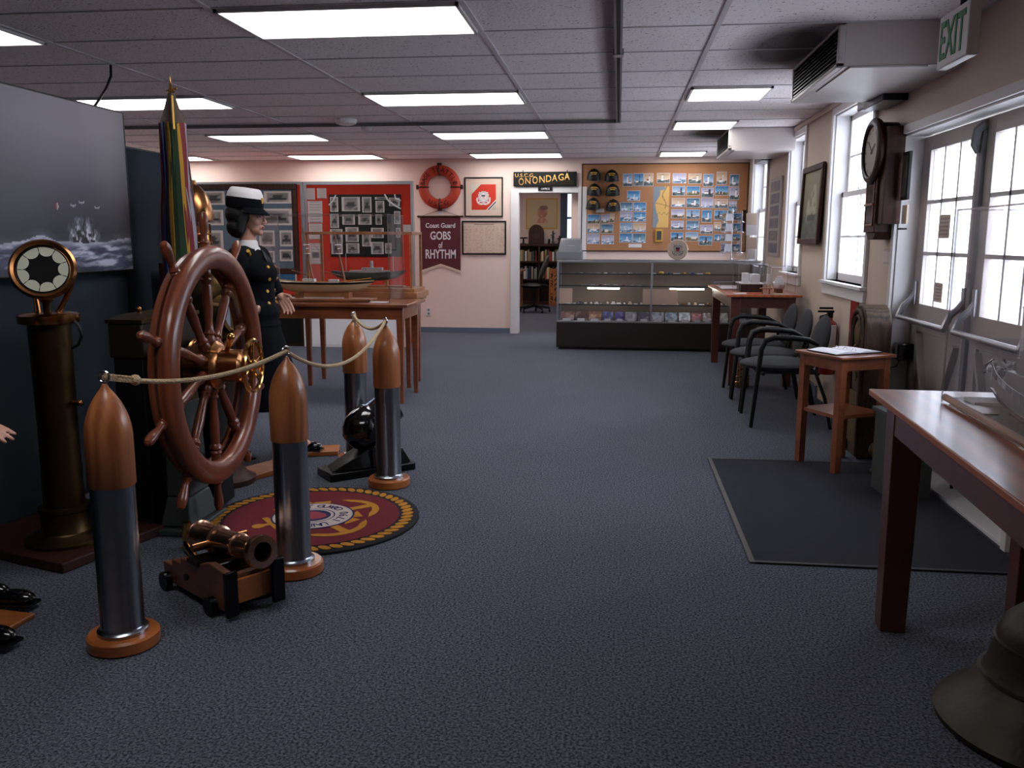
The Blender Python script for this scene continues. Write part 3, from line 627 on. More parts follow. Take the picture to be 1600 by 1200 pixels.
# steering gear cabinet
t = thing('steering_cabinet', 'dark wooden steering gear cabinet with brown lid behind the ship wheel', 'cabinet', (-2.235, 3.585, 0))
MB().box(.01, .15, 0, .50, 0.001, .80).build('body', 'black', t, bevel=.005)
MB().box(0, .16, -.012, .51, .80, .955).build('upper_body', 'ebony', t, bevel=.008)
MB().box(-.006, .166, -.018, .516, .955, .972).add([(0, -.012, .972), (.16, -.012, .972), (.16, .51, .972), (0, .51, .972), (.04, .04, .992), (.12, .04, .992), (.12, .45, .992), (.04, .45, .992)], [(0, 1, 5, 4), (1, 2, 6, 5), (2, 3, 7, 6), (3, 0, 4, 7), (4, 5, 6, 7)]).build('lid', 'brassold', t)
MB().cyl((.09, .10, .99), (.09, .10, 1.0), .01).ball((.09, .10, 1.01), .012).build('lid_knob', 'brass', t)
MB().cyl((.16, .10, .88), (.17, .10, .88), .014).build('lock', 'brass', t)
# brass gearbox between wheel and cabinet
t = thing('brass_gear_drum', 'ribbed brass gear housing on the shaft behind the ship wheel', 'gear housing', (-2.00, 4.02, .60))
g = MB(FX)
g.lathe([(.08, -.07), (.10, -.065)]+[(r, z) for k in range(6) for r, z in ((.115, -.06+k*.02), (.122, -.054+k*.02), (.115, -.045+k*.02))]+[(.09, .062), (.05, .065), (.035, .085), (0, .085)], 36)
MB(T(0, 0, .12)).add([tuple(v) for v in g.v], g.f).build('ribbed_drum', 'brass', t)
MB().taper((0, 0, -.59), (.13, .18), (0, 0, .04), (.09, .14)).build('stand', 'black', t, bevel=.006)
# binnacle with round glass port
t = thing('binnacle', 'brass ship compass binnacle with a round glass port behind the wheel', 'binnacle', (-2.13, 4.40, 0))
MB().lathe([(.17, .001), (.17, .03), (.13, .05), (.11, .08), (.10, .5), (.11, .78), (.14, .82)], 28).build('pedestal', 'dkwood', t)
MB(T(0, 0, 0)).lathe([(.14, .80), (.16, .81), (.16, 1.03), (.155, 1.08), (.12, 1.125), (.06, 1.15), (0, 1.155)], 36).build('hood', 'brassold', t)
PX = T(.0, -.0, .955) @ RZ(-.30) @ FX
MB(PX @ T(0, 0, .135)).add(*torusprof([(.110, -.05), (.110, .028), (.118, .035), (.132, .028), (.135, -.05)], 40)).build('port_rim', 'brassbright', t)
MB(PX @ T(0, 0, .14)).lathe([(.112, -.03), (.112, .010), (0, .010)], 36).build('port_glass', 'portglass', t)
MB(PX @ T(0, 0, .156)).cyl((-.03, .01, 0), (-.03, .01, .012), .009).cyl((.035, .015, 0), (.035, .015, .012), .009).build('port_fittings', 'brassbright', t)
# battle streamers
t = thing('battle_streamers', 'flagstaff hung with long maroon, green, gold and blue battle streamers', 'flag', (-2.42, 4.62, 0))
MB().lathe([(.14, .001), (.14, .02), (.05, .05), (.03, .09), (.016, .10)], 24).build('stand_base', 'brassold', t)
MB().cyl((0, 0, .06), (0, 0, 2.06), .014).build('pole', 'oak', t)
MB(T(0, 0, 0)).lathe([(.016, 1.99), (.02, 2.05), (.012, 2.09), (.02, 2.105), (.010, 2.12), (.004, 2.16), (0, 2.19)], 14).cap((-.022, 0, 2.11), (.032, 0, 2.122), .006).build('finial', 'brassbright', t)
M['taupe'] = mat('taupe_ribbon_folds', '#4a3a33', .8, bump=.4, bscale=60)
MB().lathe([(.016, 2.10), (.036, 2.03), (.062, 1.955), (.065, 1.935), (.060, 1.933), (.014, 2.03)], 20).build('ring_cover', 'taupe', t)
MB().tube([(.02, -.028, 2.08), (.03, -.048, 2.02), (.04, -.066, 1.94), (.045, -.075, 1.90)], .006, 6).build('gold_cord', 'gold', t)
SC = ['#6a1420', '#22306a', '#16161f', '#b98a2c', '#1f3a22', '#1f3a22', '#b98a2c', '#6a1420', '#8a8590', '#4a1020', '#1f3a22', '#5a1a4a', '#b98a2c', '#16161f', '#6a1420', '#1c2a55', '#1f3a22', '#4a1020', '#3a1a3f', '#16161f', '#b98a2c', '#6a1420']
sm = {c: mat('streamer_'+c[1:], c, .75, bump=.2, bscale=200) for c in set(SC)}
for i, c in enumerate(SC):
    a = 2*pi*i/len(SC)+3.9; m = MB(); pts = []
    wd = .0135 if c == '#b98a2c' else .023
    vs = []
    for k in range(13):
        z = 1.94-k*.118; r = .057+.055*(k/12)+.006*math.sin(k*1.3+i); aa = a+.05*math.sin(k*.6+i*2)
        for s_, dr in ((-1, 0), (1, .006), (1, .010), (-1, .004)):
            vs.append(((r+dr)*math.cos(aa)-s_*wd*(.6+.5*k/12)*math.sin(aa), (r+dr)*math.sin(aa)+s_*wd*(.6+.5*k/12)*math.cos(aa), z))
    fs = [(k*4+j, k*4+(j+1) % 4, (k+1)*4+(j+1) % 4, (k+1)*4+j) for k in range(12) for j in range(4)]+[(3, 2, 1, 0), (48, 49, 50, 51)]
    m.add(vs, fs).build('streamer', sm[c], t)
# brass lantern on a post
t = thing('brass_lantern', 'large brass ship lantern behind the battle streamers', 'lantern', (-2.53, 5.02, 0))
MB().box(-.16, .16, -.16, .16, .001, 1.18).build('stand', 'dkwood', t, bevel=.006)
LS = Matrix.Diagonal((.72, .72, 1, 1))
MB(LS @ T(0, 0, 1.18)).lathe([(.13, 0), (.145, .01), (.145, .035), (.12, .045)], 28).build('base_ring', 'brass', t)
MB(LS @ T(0, 0, 1.18)).lathe([(.12, .24), (.150, .25), (.153, .27), (.150, .31), (.135, .36), (.105, .41), (.06, .45), (.03, .46), (.028, .485), (0, .49)], 28).build('hood', 'brass', t)
MB(LS @ T(0, 0, 1.20)).lathe([(.10, 0), (.115, .05), (.118, .1), (.115, .15), (.10, .2)], 28).build('lens', 'brassbright', t)
c = MB(LS @ T(0, 0, 1.20))
for k in range(8): a = k*pi/4; c.tube([(.128*math.cos(a), .128*math.sin(a), 0), (.135*math.cos(a), .135*math.sin(a), .1), (.128*math.cos(a), .128*math.sin(a), .21)], .005, 6)
for z in (.05, .10, .15): c.tube([(.134*math.cos(a), .134*math.sin(a), z) for a in [2*pi*k/28 for k in range(28)]], .003, 5, True)
c.build('guard_wires', 'brass', t)
# ------------------------------------------------------------------ small brass cannon
CA = math.atan2(-.267, .372)
t = thing('brass_cannon', 'small polished brass cannon on a brown wooden carriage', 'cannon', (-1.375, 2.885, 0), CA)
car = MB(T(-.10, 0, 0))
for s in (-1, 1):
    prof = [(-.24, .03), (.23, .03), (.23, .175), (.12, .185), (.05, .165), (-.02, .150), (-.10, .150), (-.10, .125), (-.17, .125), (-.17, .10), (-.24, .10)]
    X = T(0, s*.095, 0) @ RX(pi/2)
    car.prism(prof, -.014, .014, X)
car.box(-.22, .20, -.085, .085, .035, .055); car.box(.175, .20, -.085, .085, .055, .15)
car.build('carriage', 'carriage', t, bevel=.003)
MB(T(-.10, 0, 0)).box(.205, .222, -.075, .075, .05, .135).build('transom', 'orangewood', t)
for s in (-1, 1): MB(T(-.10, 0, 0)).box(.225, .245, s*.070, s*.118, .015, .18).build('front_iron', 'iron', t, bevel=.003)
for x in (.14, -.20):
    MB(T(-.10, 0, 0)).cyl((x, -.135, .035), (x, .135, .035), .012).build('axle', 'iron', t)
    for s in (-1, 1): MB(T(-.10, 0, 0)).cyl((x, s*.112, .036), (x, s*.135, .036), .035, n=20).build('wheel', 'iron', t)
MB(T(-.10, 0, 0)).box(-.03, .05, -.118, .118, .155, .17).cyl((-.05, -.12, .09), (-.05, .12, .09), .012).build('ironwork', 'iron', t)
BX = T(-.10, 0, .215) @ RY(pi/2-.10)
MB(BX).lathe([(0, -.215), (.016, -.21), (.02, -.195), (.012, -.18), (.03, -.172), (.055, -.15), (.058, -.14), (.050, -.13), (.048, -.02), (.055, -.015), (.055, .0), (.046, .005), (.042, .13), (.046, .135), (.046, .145), (.040, .15), (.036, .235), (.042, .25), (.056, .265), (.060, .285), (.058, .30), (.035, .302), (.033, .295), (.032, .20), (0, .20)], 36).build('barrel', 'pinkbrass', t)
MB(BX).lathe([(.0318, .205), (.0318, .206), (0, .206)], 24).build('bore', 'slot', t)
MB(T(-.10, 0, 0)).cyl((.0, -.11, .212), (0, .11, .212), .016).build('trunnions', 'brass', t)
# ------------------------------------------------------------------ black mortar
t = thing('coehorn_mortar', 'squat black iron mortar on a wedge bed beside the stanchions', 'mortar', (-1.385, 4.735, 0), .70)
MB().prism([(-.30, -.115), (.22, -.115), (.22, .095), (-.30, .095)], .001, .045).build('bed_plate', 'iron', t, bevel=.006)
MB().add([(-.28, -.07, .045), (-.13, -.095, .045), (.20, -.095, .045), (.20, .08, .045), (-.25, .08, .045), (-.06, -.08, .15), (.16, -.08, .13), (.16, .065, .13), (-.06, .065, .15)], [(0, 1, 5), (0, 5, 8, 4), (1, 2, 6, 5), (2, 3, 7, 6), (3, 4, 8, 7), (5, 6, 7, 8), (4, 3, 2, 1, 0)]).build('bed_wedge', 'iron', t, bevel=.006)
BX = T(-.05, 0, .255) @ RY(pi/2-.62)
MB(BX).lathe([(0, -.125), (.05, -.115), (.09, -.085), (.115, -.04), (.122, .0), (.120, .05), (.112, .07), (.116, .075), (.108, .085), (.096, .10), (.092, .18), (.103, .19), (.103, .215), (.07, .217), (.068, .12), (0, .11)], 40).build('barrel', 'gloss', t)
MB(T(-.05, 0, .255)).cyl((0.01, -.125, -.02), (0.01, .115, -.02), .03).build('trunnions', 'iron', t)
MB().box(-.05, .05, -.112, -.09, .05, .16).box(-.05, .05, .07, .09, .05, .16).build('cheeks', 'iron', t, bevel=.006)
# ------------------------------------------------------------------ figures
def head_parts(b, zc, fem=True):
    """head facing +X, centre of the eyes at height zc"""
    b.ball((-.012, 0, zc+.03), (.096, .074, .086), 20); b.ball((.026, 0, zc-.012), (.062, .058, .080), 20)
    b.ball((.036, 0, zc-.068), (.046, .043, .034), 16); b.ball((.066, 0, zc-.088), (.018, .020, .017), 12)
    b.cap((.084, 0, zc+.012), (.102, 0, zc-.028), .0055, .0095, 10); b.cap((.095, -.010, zc-.034), (.095, .010, zc-.034), .0062, n=8)
    b.cap((.078, -.018, zc-.058), (.078, .018, zc-.058), .0085, n=8); b.cap((.076, -.036, zc+.022), (.076, .036, zc+.022), .009, n=8)
    for s in (-1, 1):
        b.ball((.052, s*.038, zc-.022), (.024, .018, .024), 12); b.ball((-.008, s*.076, zc-.01), (.020, .009, .031), 12)
def face_bits(t, zc):
    for s in (-1, 1):
        MB().ball((.0735, s*.030, zc+.003), (.010, .013, .0075), 12).build('eye', 'white', t)
        MB().ball((.0815, s*.030, zc+.003), (.003, .0055, .0055), 10).build('iris', 'black', t)
        MB().tube([(.079, s*.016, zc+.024), (.082, s*.030, zc+.028), (.074, s*.044, zc+.023)], .0025, 5).build('eyebrow', 'hair', t)
    MB().ball((.0865, 0, zc-.055), (.006, .019, .0045), 12).ball((.0855, 0, zc-.063), (.006, .016, .005), 12).build('lips', 'lip', t)
def hand(b, wr, d, palm, side, curl=.5, k=1.):
    """wr wrist point, d pointing direction, palm = palm normal, side = direction of the thumb"""
    d, palm, side = Vector(d).normalized(), Vector(palm).normalized(), Vector(side).normalized()
    wr = Vector(wr)
    b.cap(wr, wr+d*.03*k, .022*k, .024*k, 12)
    for i in range(4):
        o = side*(.030-.020*i)*k; b.cap(wr+d*.025*k+o*.6, wr+d*.082*k+o, .0135*k, .0105*k, 10)
        L = (.040, .045, .042, .033)[i]*k; p = wr+d*.084*k+o; a = curl*(.5+.12*i); dd = (d*math.cos(a*.5)+palm*math.sin(a*.5))
        for j, f in enumerate((1, .68, .5)):
            q = p+dd*L*f; b.cap(p, q, (.0088-.0009*j)*k, (.0080-.0009*j)*k, 10); p = q
            a2 = a*(j+2)*.62; dd = d*math.cos(a2)+palm*math.sin(a2)
    p = wr+d*.028*k+side*.022*k; dd = (d*.65+side*.75+palm*.25).normalized()
    q = p+dd*.042*k; b.cap(p, q, .0125*k, .0095*k, 10); b.cap(q, q+(d*.9+side*.25+palm*.3).normalized()*.032*k, .0092*k, .0072*k, 10)
def shoe_mb(x, y, z, ang, L=.26, h=.06):
    m = MB(T(x, y, z) @ RZ(ang))
    m.box(-L*.32, L*.62, -.036, .036, 0, .010)
    m.ball((L*.36, 0, .028), (L*.27, .040, .026), 16); m.ball((-L*.14, 0, .036), (L*.22, .036, .036), 16); m.cap((-L*.18, 0, .05), (-L*.18, 0, h+.03), .036, .038, 14)
    m.ball((L*.10, 0, .042), (L*.20, .034, .034), 16); m.box(-L*.34, -L*.10, -.03, .03, -.0, .02)
    return m
# --- uniformed woman mannequin by the wheel
t = thing('uniformed_mannequin', 'female mannequin in navy uniform and white-topped hat behind the ship wheel', 'mannequin', (-2.15, 4.93, .03), .0)
b = MB(); head_parts(b, 1.415)
b.cap((-.02, 0, 1.20), (-.004, 0, 1.36), .050, .047, 18)
b.ball((-.01, 0, 1.13), (.09, .15, .10)); b.cap((-.01, 0, 1.10), (-.01, 0, .95), .095, .09); b.ball((-.01, 0, .86), (.11, .15, .11))
b.cap((0, -.07, .82), (-.08, -.09, .45), .075, .05); b.cap((-.08, -.09, .45), (-.12, -.10, .08), .048, .03)
b.cap((0, .07, .82), (.14, .10, .45), .075, .05); b.cap((.14, .10, .45), (.20, .11, .08), .048, .03)
b.cap((-.12, -.10, .08), (-.04, -.11, .03), .03, .026); b.cap((.20, .11, .08), (.28, .10, .03), .03, .026)
for s, el, wr_ in ((-1, (-.05, -.225, .97), (-.01, -.215, .78)), (1, (.03, .205, 1.05), (.095, .17, .965))):
    b.cap((-.01, s*.155, 1.18), el, .040, .034); b.cap(el, wr_, .032, .022)
hand(b, (-.01, -.215, .78), (.12, .05, -.95), (-.3, .9, 0), (.9, .2, .2), .7)
hand(b, (.095, .17, .965), (.55, -.12, -.78), (0, -1, .1), (.7, .1, .5), .75, .95)
remesh(b, 'body', 'skin', t, .0045, 3)
face_bits(t, 1.415)
b = MB(); b.ball((-.038, 0, 1.435), (.100, .092, .088), 20); b.ball((-.058, 0, 1.36), (.074, .086, .068), 18); b.ball((-.066, 0, 1.335), (.05, .066, .04), 16)
for s in (-1, 1): b.cap((.005, s*.078, 1.44), (-.02, s*.078, 1.335), .022, .026, 10)
remesh(b, 'hair', 'hair', t, .006, 2)
HX = T(-.022, 0, 1.478) @ RY(.12) @ Matrix.Diagonal((.93, .93, .93, 1))
hat = MB(HX).lathe([(.112, -.012), (.116, .0), (.118, .040), (.112, .054)], 36, sy=.90).build('hat_band', 'navy', t)
MB(HX).lathe([(.105, .045), (.113, .055), (.108, .080), (.094, .108), (.080, .115), (0, .118)], 36, sy=.90).build('hat_crown', 'white', hat)
vz = MB(HX)
vs = []
for k in range(17):
    a = -1.25+2.5*k/16
    for r, z in ((.112, .004), (.112+.050*math.cos(a*.9), -.034), (.110+.049*math.cos(a*.9), -.039), (.110, -.004)): vs.append((r*math.cos(a), r*.9*math.sin(a), z))
vz.add(vs, [(k*4+j, k*4+(j+1) % 4, (k+1)*4+(j+1) % 4, (k+1)*4+j) for k in range(16) for j in range(4)]).build('hat_visor', 'navy', hat)
MB(HX).box(.108, .118, -.014, .014, .03, .065).build('hat_badge', 'gold', hat, bevel=.003)
b = MB(); b.ball((-.01, 0, 1.13), (.118, .18, .12)); b.ball((.062, 0, 1.09), (.088, .135, .085)); b.cap((.0, 0, 1.10), (.01, 0, .94), .128, .125); b.ball((.0, 0, .86), (.155, .182, .12)); b.ball((0, 0, .79), (.160, .185, .06))
b.cap((-.01, -.15, 1.20), (-.01, .15, 1.20), .055)
for s, el, wr_ in ((-1, (-.05, -.225, .97), (-.015, -.216, .80)), (1, (.03, .205, 1.05), (.088, .172, .98))):
    b.cap((-.01, s*.165, 1.19), el, .060, .050); b.cap(el, wr_, .050, .036)
jk = remesh(b, 'jacket', 'navy', t, .008, 6)
from mathutils.bvhtree import BVHTree
bv = BVHTree.FromPolygons([v.co.copy() for v in jk.data.vertices], [tuple(p.vertices) for p in jk.data.polygons])
b = MB(); b.lathe([(.056, 1.215), (.066, 1.225), (.060, 1.275), (.053, 1.285), (.050, 1.25)], 24, T(-.016, 0, 0)); b.sheet([(.048, -.05, 1.22), (.06, 0, 1.18), (.03, 0, 1.27)], .006, (1, -.5, 0)).sheet([(.048, .05, 1.22), (.06, 0, 1.18), (.03, 0, 1.27)], .006, (1, .5, 0))
b.build('shirt_collar', 'white', t)
MB().sheet([(.062, 0, 1.235), (.10, -.035, 1.175), (.125, 0, 1.10), (.10, .035, 1.175)], .008, (1, 0, .3)).build('tie', 'black', t)
for k, z in enumerate((1.13, 1.06, .99, .92)):
    for s in (-1, 1):
        hp, hn = bv.ray_cast(Vector((.5, s*.055, z)), Vector((-1, 0, 0)))[:2]
        MB().cyl(hp-hn*.004, hp+hn*.005, .011, .009, n=16).build('button', 'gold', t)
MB().cyl((.04, -.10, 1.20), (.055, -.155, 1.225), .01, n=12).build('collar_badge', 'gold', t)
for wr_, el in (((-.015, -.216, .80), (-.05, -.225, .97)), ((.088, .172, .98), (.03, .205, 1.05))):
    w0, e0 = Vector(wr_), Vector(el); d = (w0-e0).normalized(); MB().cyl(w0, w0+d*.018, .030, .028).build('cuff', 'white', t)
sk = []; ns = 40
for z, rx, ry, cx in ((.95, .115, .14, -.01), (.86, .14, .175, -.01), (.74, .16, .19, 0), (.55, .19, .205, .03), (.36, .235, .22, .05), (.30, .245, .225, .05)):
    for i in range(ns):
        a = 2*pi*i/ns; f = 1+(.035*math.sin(a*9)*(1-(z-.3)/.65)); sk.append((cx+rx*f*math.cos(a), ry*f*math.sin(a), z))
MB().add(sk, [(j*ns+i, j*ns+(i+1) % ns, (j+1)*ns+(i+1) % ns, (j+1)*ns+i) for j in range(5) for i in range(ns)]+[tuple(range(5*ns, 6*ns))]).build('skirt', 'navy', t)
shoe_mb(-.10, -.105, .002, -.55, .23).build('shoe', 'gloss', t); shoe_mb(.215, .115, .002, -.05, .23).build('shoe', 'gloss', t)
M['stocking'] = mat('sheer_stocking', '#8a6a62', .6)
tag(MB(T(-2.06, 4.50, 0) @ RZ(1.05)).box(-.42, .36, -.10, .10, .001, .03).build('floor_plank', 'orangewood', bevel=.004), 'orange-brown wooden plank under the near shoe of the uniformed mannequin', 'plank')
tag(MB(T(-1.87, 5.09, 0) @ RZ(.25)).box(-.22, .16, -.09, .09, .001, .029).build('floor_plank', 'orangewood', bevel=.004), 'orange-brown wooden plank under the far shoe of the uniformed mannequin', 'plank')
# --- second uniformed figure, mostly outside the frame at the left
t = thing('uniformed_mannequin', 'dark-trousered male figure at the left edge, only hand and shoes in view', 'mannequin', (-2.285, 2.60, .02), -.12)
b = MB(); head_parts(b, 1.66)
b.cap((-.02, 0, 1.45), (-.004, 0, 1.60), .058, .055, 18); b.ball((-.01, 0, 1.35), (.11, .18, .13)); b.cap((-.01, 0, 1.30), (-.01, 0, 1.05), .11, .11); b.ball((-.01, 0, .98), (.12, .165, .12))
for s, dx in ((-1, .12), (1, -.02)):
    b.cap((0, s*.09, .92), (dx*.6, s*.10, .50), .085, .055); b.cap((dx*.6, s*.10, .50), (dx, s*.10, .09), .055, .036)
b.cap((-.01, .19, 1.40), (-.08, .25, 1.10), .045, .038); b.cap((-.08, .25, 1.10), (-.12, .24, .86), .036, .026); hand(b, (-.12, .24, .86), (0, 0, -1), (0, -1, 0), (1, 0, .1), .6)
b.cap((-.01, -.19, 1.40), (.04, -.24, 1.10), .045, .038); b.cap((.04, -.24, 1.10), (.335, -.22, .765), .036, .026)
hand(b, (.335, -.22, .765), (.93, .02, -.16), (.1, .1, -1), (.0, .9, .15), .35, 1.05)
remesh(b, 'body', 'skin', t, .005, 3); face_bits(t, 1.66)
b = MB(); b.ball((-.03, 0, 1.70), (.098, .084, .082), 20); remesh(b, 'hair', 'hair', t, .006, 2)
b = MB(); b.ball((-.01, 0, 1.35), (.135, .20, .14)); b.cap((-.01, 0, 1.32), (-.01, 0, 1.0), .135, .135); b.ball((-.01, 0, .93), (.145, .19, .11)); b.cap((-.01, -.16, 1.42), (-.01, .16, 1.42), .065)
for s, el, wr_ in ((1, (-.08, .25, 1.10), (-.115, .24, .89)), (-1, (.04, -.24, 1.10), (.285, -.222, .83))): b.cap((-.01, s*.19, 1.41), el, .066, .056); b.cap(el, wr_, .055, .04)
remesh(b, 'jacket', 'navy', t, .009, 6)
for s, dx in ((-1, .12), (1, -.02)): MB().cap((0, s*.09, .90), (dx*.6, s*.10, .50), .105, .085).cyl((dx*.6, s*.10, .50), (dx, s*.10, .085), .085, .088, 18).build('trouser_leg', 'navy', t)
shoe_mb(.19, -.115, .0, -.05, .30, .075).build('shoe', 'gloss', t); shoe_mb(.02, .13, .0, .1, .30, .075).build('shoe', 'gloss', t)
tag(MB(T(-2.33, 2.60, 0) @ RZ(-.12)).box(-.30, .30, -.085, .10, .001, .019).build('floor_plank', 'orangewood', bevel=.004), 'orange wooden board between the black shoes at the left edge', 'plank')
# ------------------------------------------------------------------ tables
def table(label, cx, cy, lx, ly, h, wd='cherry', leg=.055, foot=.035, apron=.10, th=.025, over=.05, overy=None, rz=0., shelf=None, legm=None, cat='table', name='wooden_table'):
    t = thing(name, label, cat, (cx, cy, 0), rz)
    MB().box(-lx/2, lx/2, -ly/2, ly/2, h-th, h).build('tabletop', wd, t, bevel=.004)
    ax, ay = lx/2-over, ly/2-(over if overy is None else overy); z0, z1 = h-th-apron, h-th
    MB().box(-ax, ax, -ay, -ay+.02, z0, z1).box(-ax, ax, ay-.02, ay, z0, z1).box(-ax, -ax+.02, -ay, ay, z0, z1).box(ax-.02, ax, -ay, ay, z0, z1).build('apron', legm or wd, t)
    for sx in (-1, 1):
        for sy in (-1, 1):
            lxp, lyp = sx*(ax-leg/2+.004), sy*(ay-leg/2+.004)
            MB().taper((lxp, lyp, .001), (foot, foot), (lxp, lyp, z1), (leg, leg)).build('leg', legm or wd, t, bevel=.003)
    if shelf: MB().box(-ax+.01, ax-.01, -ay+.01, ay-.01, shelf-.02, shelf).build('shelf', wd, t)
    return t
table('long cherry table under the clear case with the two-masted ship model', -2.52, 7.02, 1.75, .66, .81, 'cherry', .06, .034)
table('second cherry table behind the first, carrying the wood-framed display case', -2.30, 7.70, 1.06, .52, .80, 'cherry', .05, .036, name='wooden_table')
table('glossy cherry table at the right edge holding a grey ship model', 1.13, 2.20, .56, 1.98, .80, 'cherryY', .10, .082, .085, .022, .025, .19, rz=-.055, legm='cherrydk')
table('small square wooden table with a lower shelf holding the open guest book', 1.325, 5.215, .40, .39, .68, 'cherry', .045, .042, .065, .018, .025, rz=.50, shelf=.34)
table('dark cherry table near the far wall with small clear model cases', 1.30, 8.80, .66, 1.68, .835, 'cherryY', .085, .07, .10, .022, .05, legm='cherrydk')
# ------------------------------------------------------------------ clear cases
def clear_case(label, cx, cy, lx, ly, h, z, rz=0., th=.006, grp=None):
    t = thing('acrylic_case', label, 'display case', (cx, cy, z), rz, grp)
    a, b = lx/2, ly/2
    m = MB().box(-a, a, -b, -b+th, 0, h).box(-a, a, b-th, b, 0, h).box(-a, -a+th, -b+th, b-th, 0, h).box(a-th, a, -b+th, b-th, 0, h).box(-a+th, a-th, -b+th, b-th, h-th, h)
    m.build('panes', 'acrylic', t)
    e = MB(); r = th*.8
    for sx in (-1, 1):
        for sy in (-1, 1): e.box(sx*a-r/2, sx*a+r/2, sy*b-r/2, sy*b+r/2, 0, h)
    for sx in (-1, 1): e.box(sx*a-r/2, sx*a+r/2, -b, b, h-r/2, h+r/2)
    for sy in (-1, 1): e.box(-a, a, sy*b-r/2, sy*b+r/2, h-r/2, h+r/2)
    e.build('polished_edges', 'acedge', t)
    return t
clear_case('large clear acrylic case over the two-masted sailing ship model', -2.36, 7.02, 1.10, .50, .70, .812)
clear_case('clear acrylic case over the grey ship model on the right glossy table', 1.205, 2.17, .36, 1.56, .62, .802, rz=-.055)
# ------------------------------------------------------------------ ship models
def hull(L, B, D, sheer=.25, n=24, m=10, keel=0.):
    """bow at +X; returns verts/faces of a closed hull, z=0 at mid deck"""
    vs = []
    for i in range(n+1):
        u = -1+2*i/n; wdt = (1-max(0, u)**2.4)*(1-.45*max(0, -u)**4); zt = D*sheer*u*u*(1.4 if u > 0 else .8)
        dep = D*(1-.55*max(0, u)**6-.6*max(0, -u)**5)
        for j in range(m+1):
            s = j/m; a = s*pi
            y = -math.cos(a); y = math.copysign(abs(y)**.55, y)*B/2*max(wdt, .02); z = zt-dep*math.sin(a)**.8
            vs.append((L/2*u+(L*.05*max(0, u)**3*(1-math.sin(a))), y, z))
    fs = [(i*(m+1)+j, i*(m+1)+j+1, (i+1)*(m+1)+j+1, (i+1)*(m+1)+j) for i in range(n) for j in range(m)]
    fs += [(i*(m+1)+m, i*(m+1), (i+1)*(m+1), (i+1)*(m+1)+m) for i in range(n)]
    fs += [tuple(range(m+1)), tuple(n*(m+1)+j for j in range(m, -1, -1))]
    return vs, fs
M['hullcream'] = mat('hull_cream', '#b39a78', .5, vary=.2); M['hullgrey'] = mat('hull_grey', '#a39a97', .45); M['hullred'] = mat('hull_red', '#53161a', .45)
t = thing('sailing_ship_model', 'two-masted sailing ship model with black and cream hull in the big clear case', 'ship model', (-2.40, 7.0, .812))
MB().box(-.48, .40, -.11, .11, .001, .022).build('baseboard', 'oak', t, bevel=.003)
MB().box(-.26, -.22, -.05, .05, .022, .075).box(.16, .20, -.05, .05, .022, .075).build('cradle', 'oak', t)
v, f = hull(.80, .15, .085); MB(T(-.03, 0, .145)).add(v, f).build('hull', 'hullcream', t)
v, f = hull(.81, .158, .032); MB(T(-.03, 0, .150)).add(v, f).build('bulwark', 'black', t)
MB(T(-.03, 0, .16)).tube([(-.38, 0, .012), (-.2, -.073, .001), (0, -.077, -.002), (.2, -.07, .004), (.41, 0, .03)], .003, 5).build('rail', 'gold', t)
MB().tube([(.36, 0, .165), (.50, 0, .205)], [.007, .004], 8).build('bowsprit', 'black', t)
MB().box(-.20, -.10, -.03, .03, .15, .18).box(.02, .10, -.025, .025, .15, .175).build('deckhouse', 'trimw', t)
for x, lean, zt in ((-.11, -.085, .60), (.16, -.085, .58)):
    mo = MB().tube([(x, 0, .14), (x+lean*.55, 0, .38), (x+lean, 0, zt)], [.0085, .007, .004], 10).build('mast', 'oak', t)
    MB().box(x+lean*.58-.02, x+lean*.58+.02, -.02, .02, .385, .391).cyl((x+lean*.58, -.03, .43), (x+lean*.58, .03, .43), .003, n=6).cyl((x+lean*.66, -.075, .46), (x+lean*.66, .075, .46), .003, n=6).build('crosstree', 'trimw', mo)
rg = MB()
for x, lean, zt in ((-.11, -.085, .60), (.16, -.085, .58)):
    for s in (-1, 1):
        for dx in (-.05, -.02, .02): rg.cyl((x+dx, s*.07, .155), (x+lean*.56, 0, .40), .0011, n=4)
    rg.cyl((x+lean, 0, zt-.02), (x+.25, 0, .17), .0011, n=4)
rg.cyl((.075, 0, .56), (.50, 0, .205), .0011, n=4).cyl((-.19, 0, .58), (-.40, 0, .17), .0011, n=4)
rg.build('rigging', 'dk', t)
MB().cyl((-.12, 0, .20), (-.30, 0, .25), .004).cyl((.15, 0, .20), (-.02, 0, .24), .004).build('booms', 'oak', t)
tag(MB(T(-1.93, 6.90, .8115)).box(-.07, .07, -.05, .05, 0, .002).build('card', 'paper'), 'blank white card lying at the right end of the big clear case', 'card')
# wood-framed case on the second table
t = thing('framed_display_case', 'display case with thin wooden posts behind the sailing ship case', 'display case', (-2.28, 7.72, .802))
MB().box(-.53, .53, -.24, .24, 0, .05).box(-.50, .50, -.215, .215, .05, .085).build('base', 'oak', t, bevel=.003)
fr = MB()
for sx in (-1, 1):
    for sy in (-1, 1): fr.box(sx*.47-.011, sx*.47+.011, sy*.19-.011, sy*.19+.011, .085, .56)
for sx in (-1, 1): fr.box(sx*.47-.013, sx*.47+.013, -.20, .20, .555, .58)
for sy in (-1, 1): fr.box(-.483, .483, sy*.19-.013, sy*.19+.013, .555, .58)
fr.build('posts', 'oak', t, bevel=.002)
MB().box(-.46, .46, -.192, -.188, .085, .555).box(-.46, .46, .188, .192, .085, .555).box(-.472, -.468, -.18, .18, .085, .555).box(.468, .472, -.18, .18, .085, .555).build('panes', 'acrylic', t)
t = thing('steamship_model', 'dark-hulled steamship model with pale deck works in the wood-framed case', 'ship model', (-2.26, 7.72, .888))
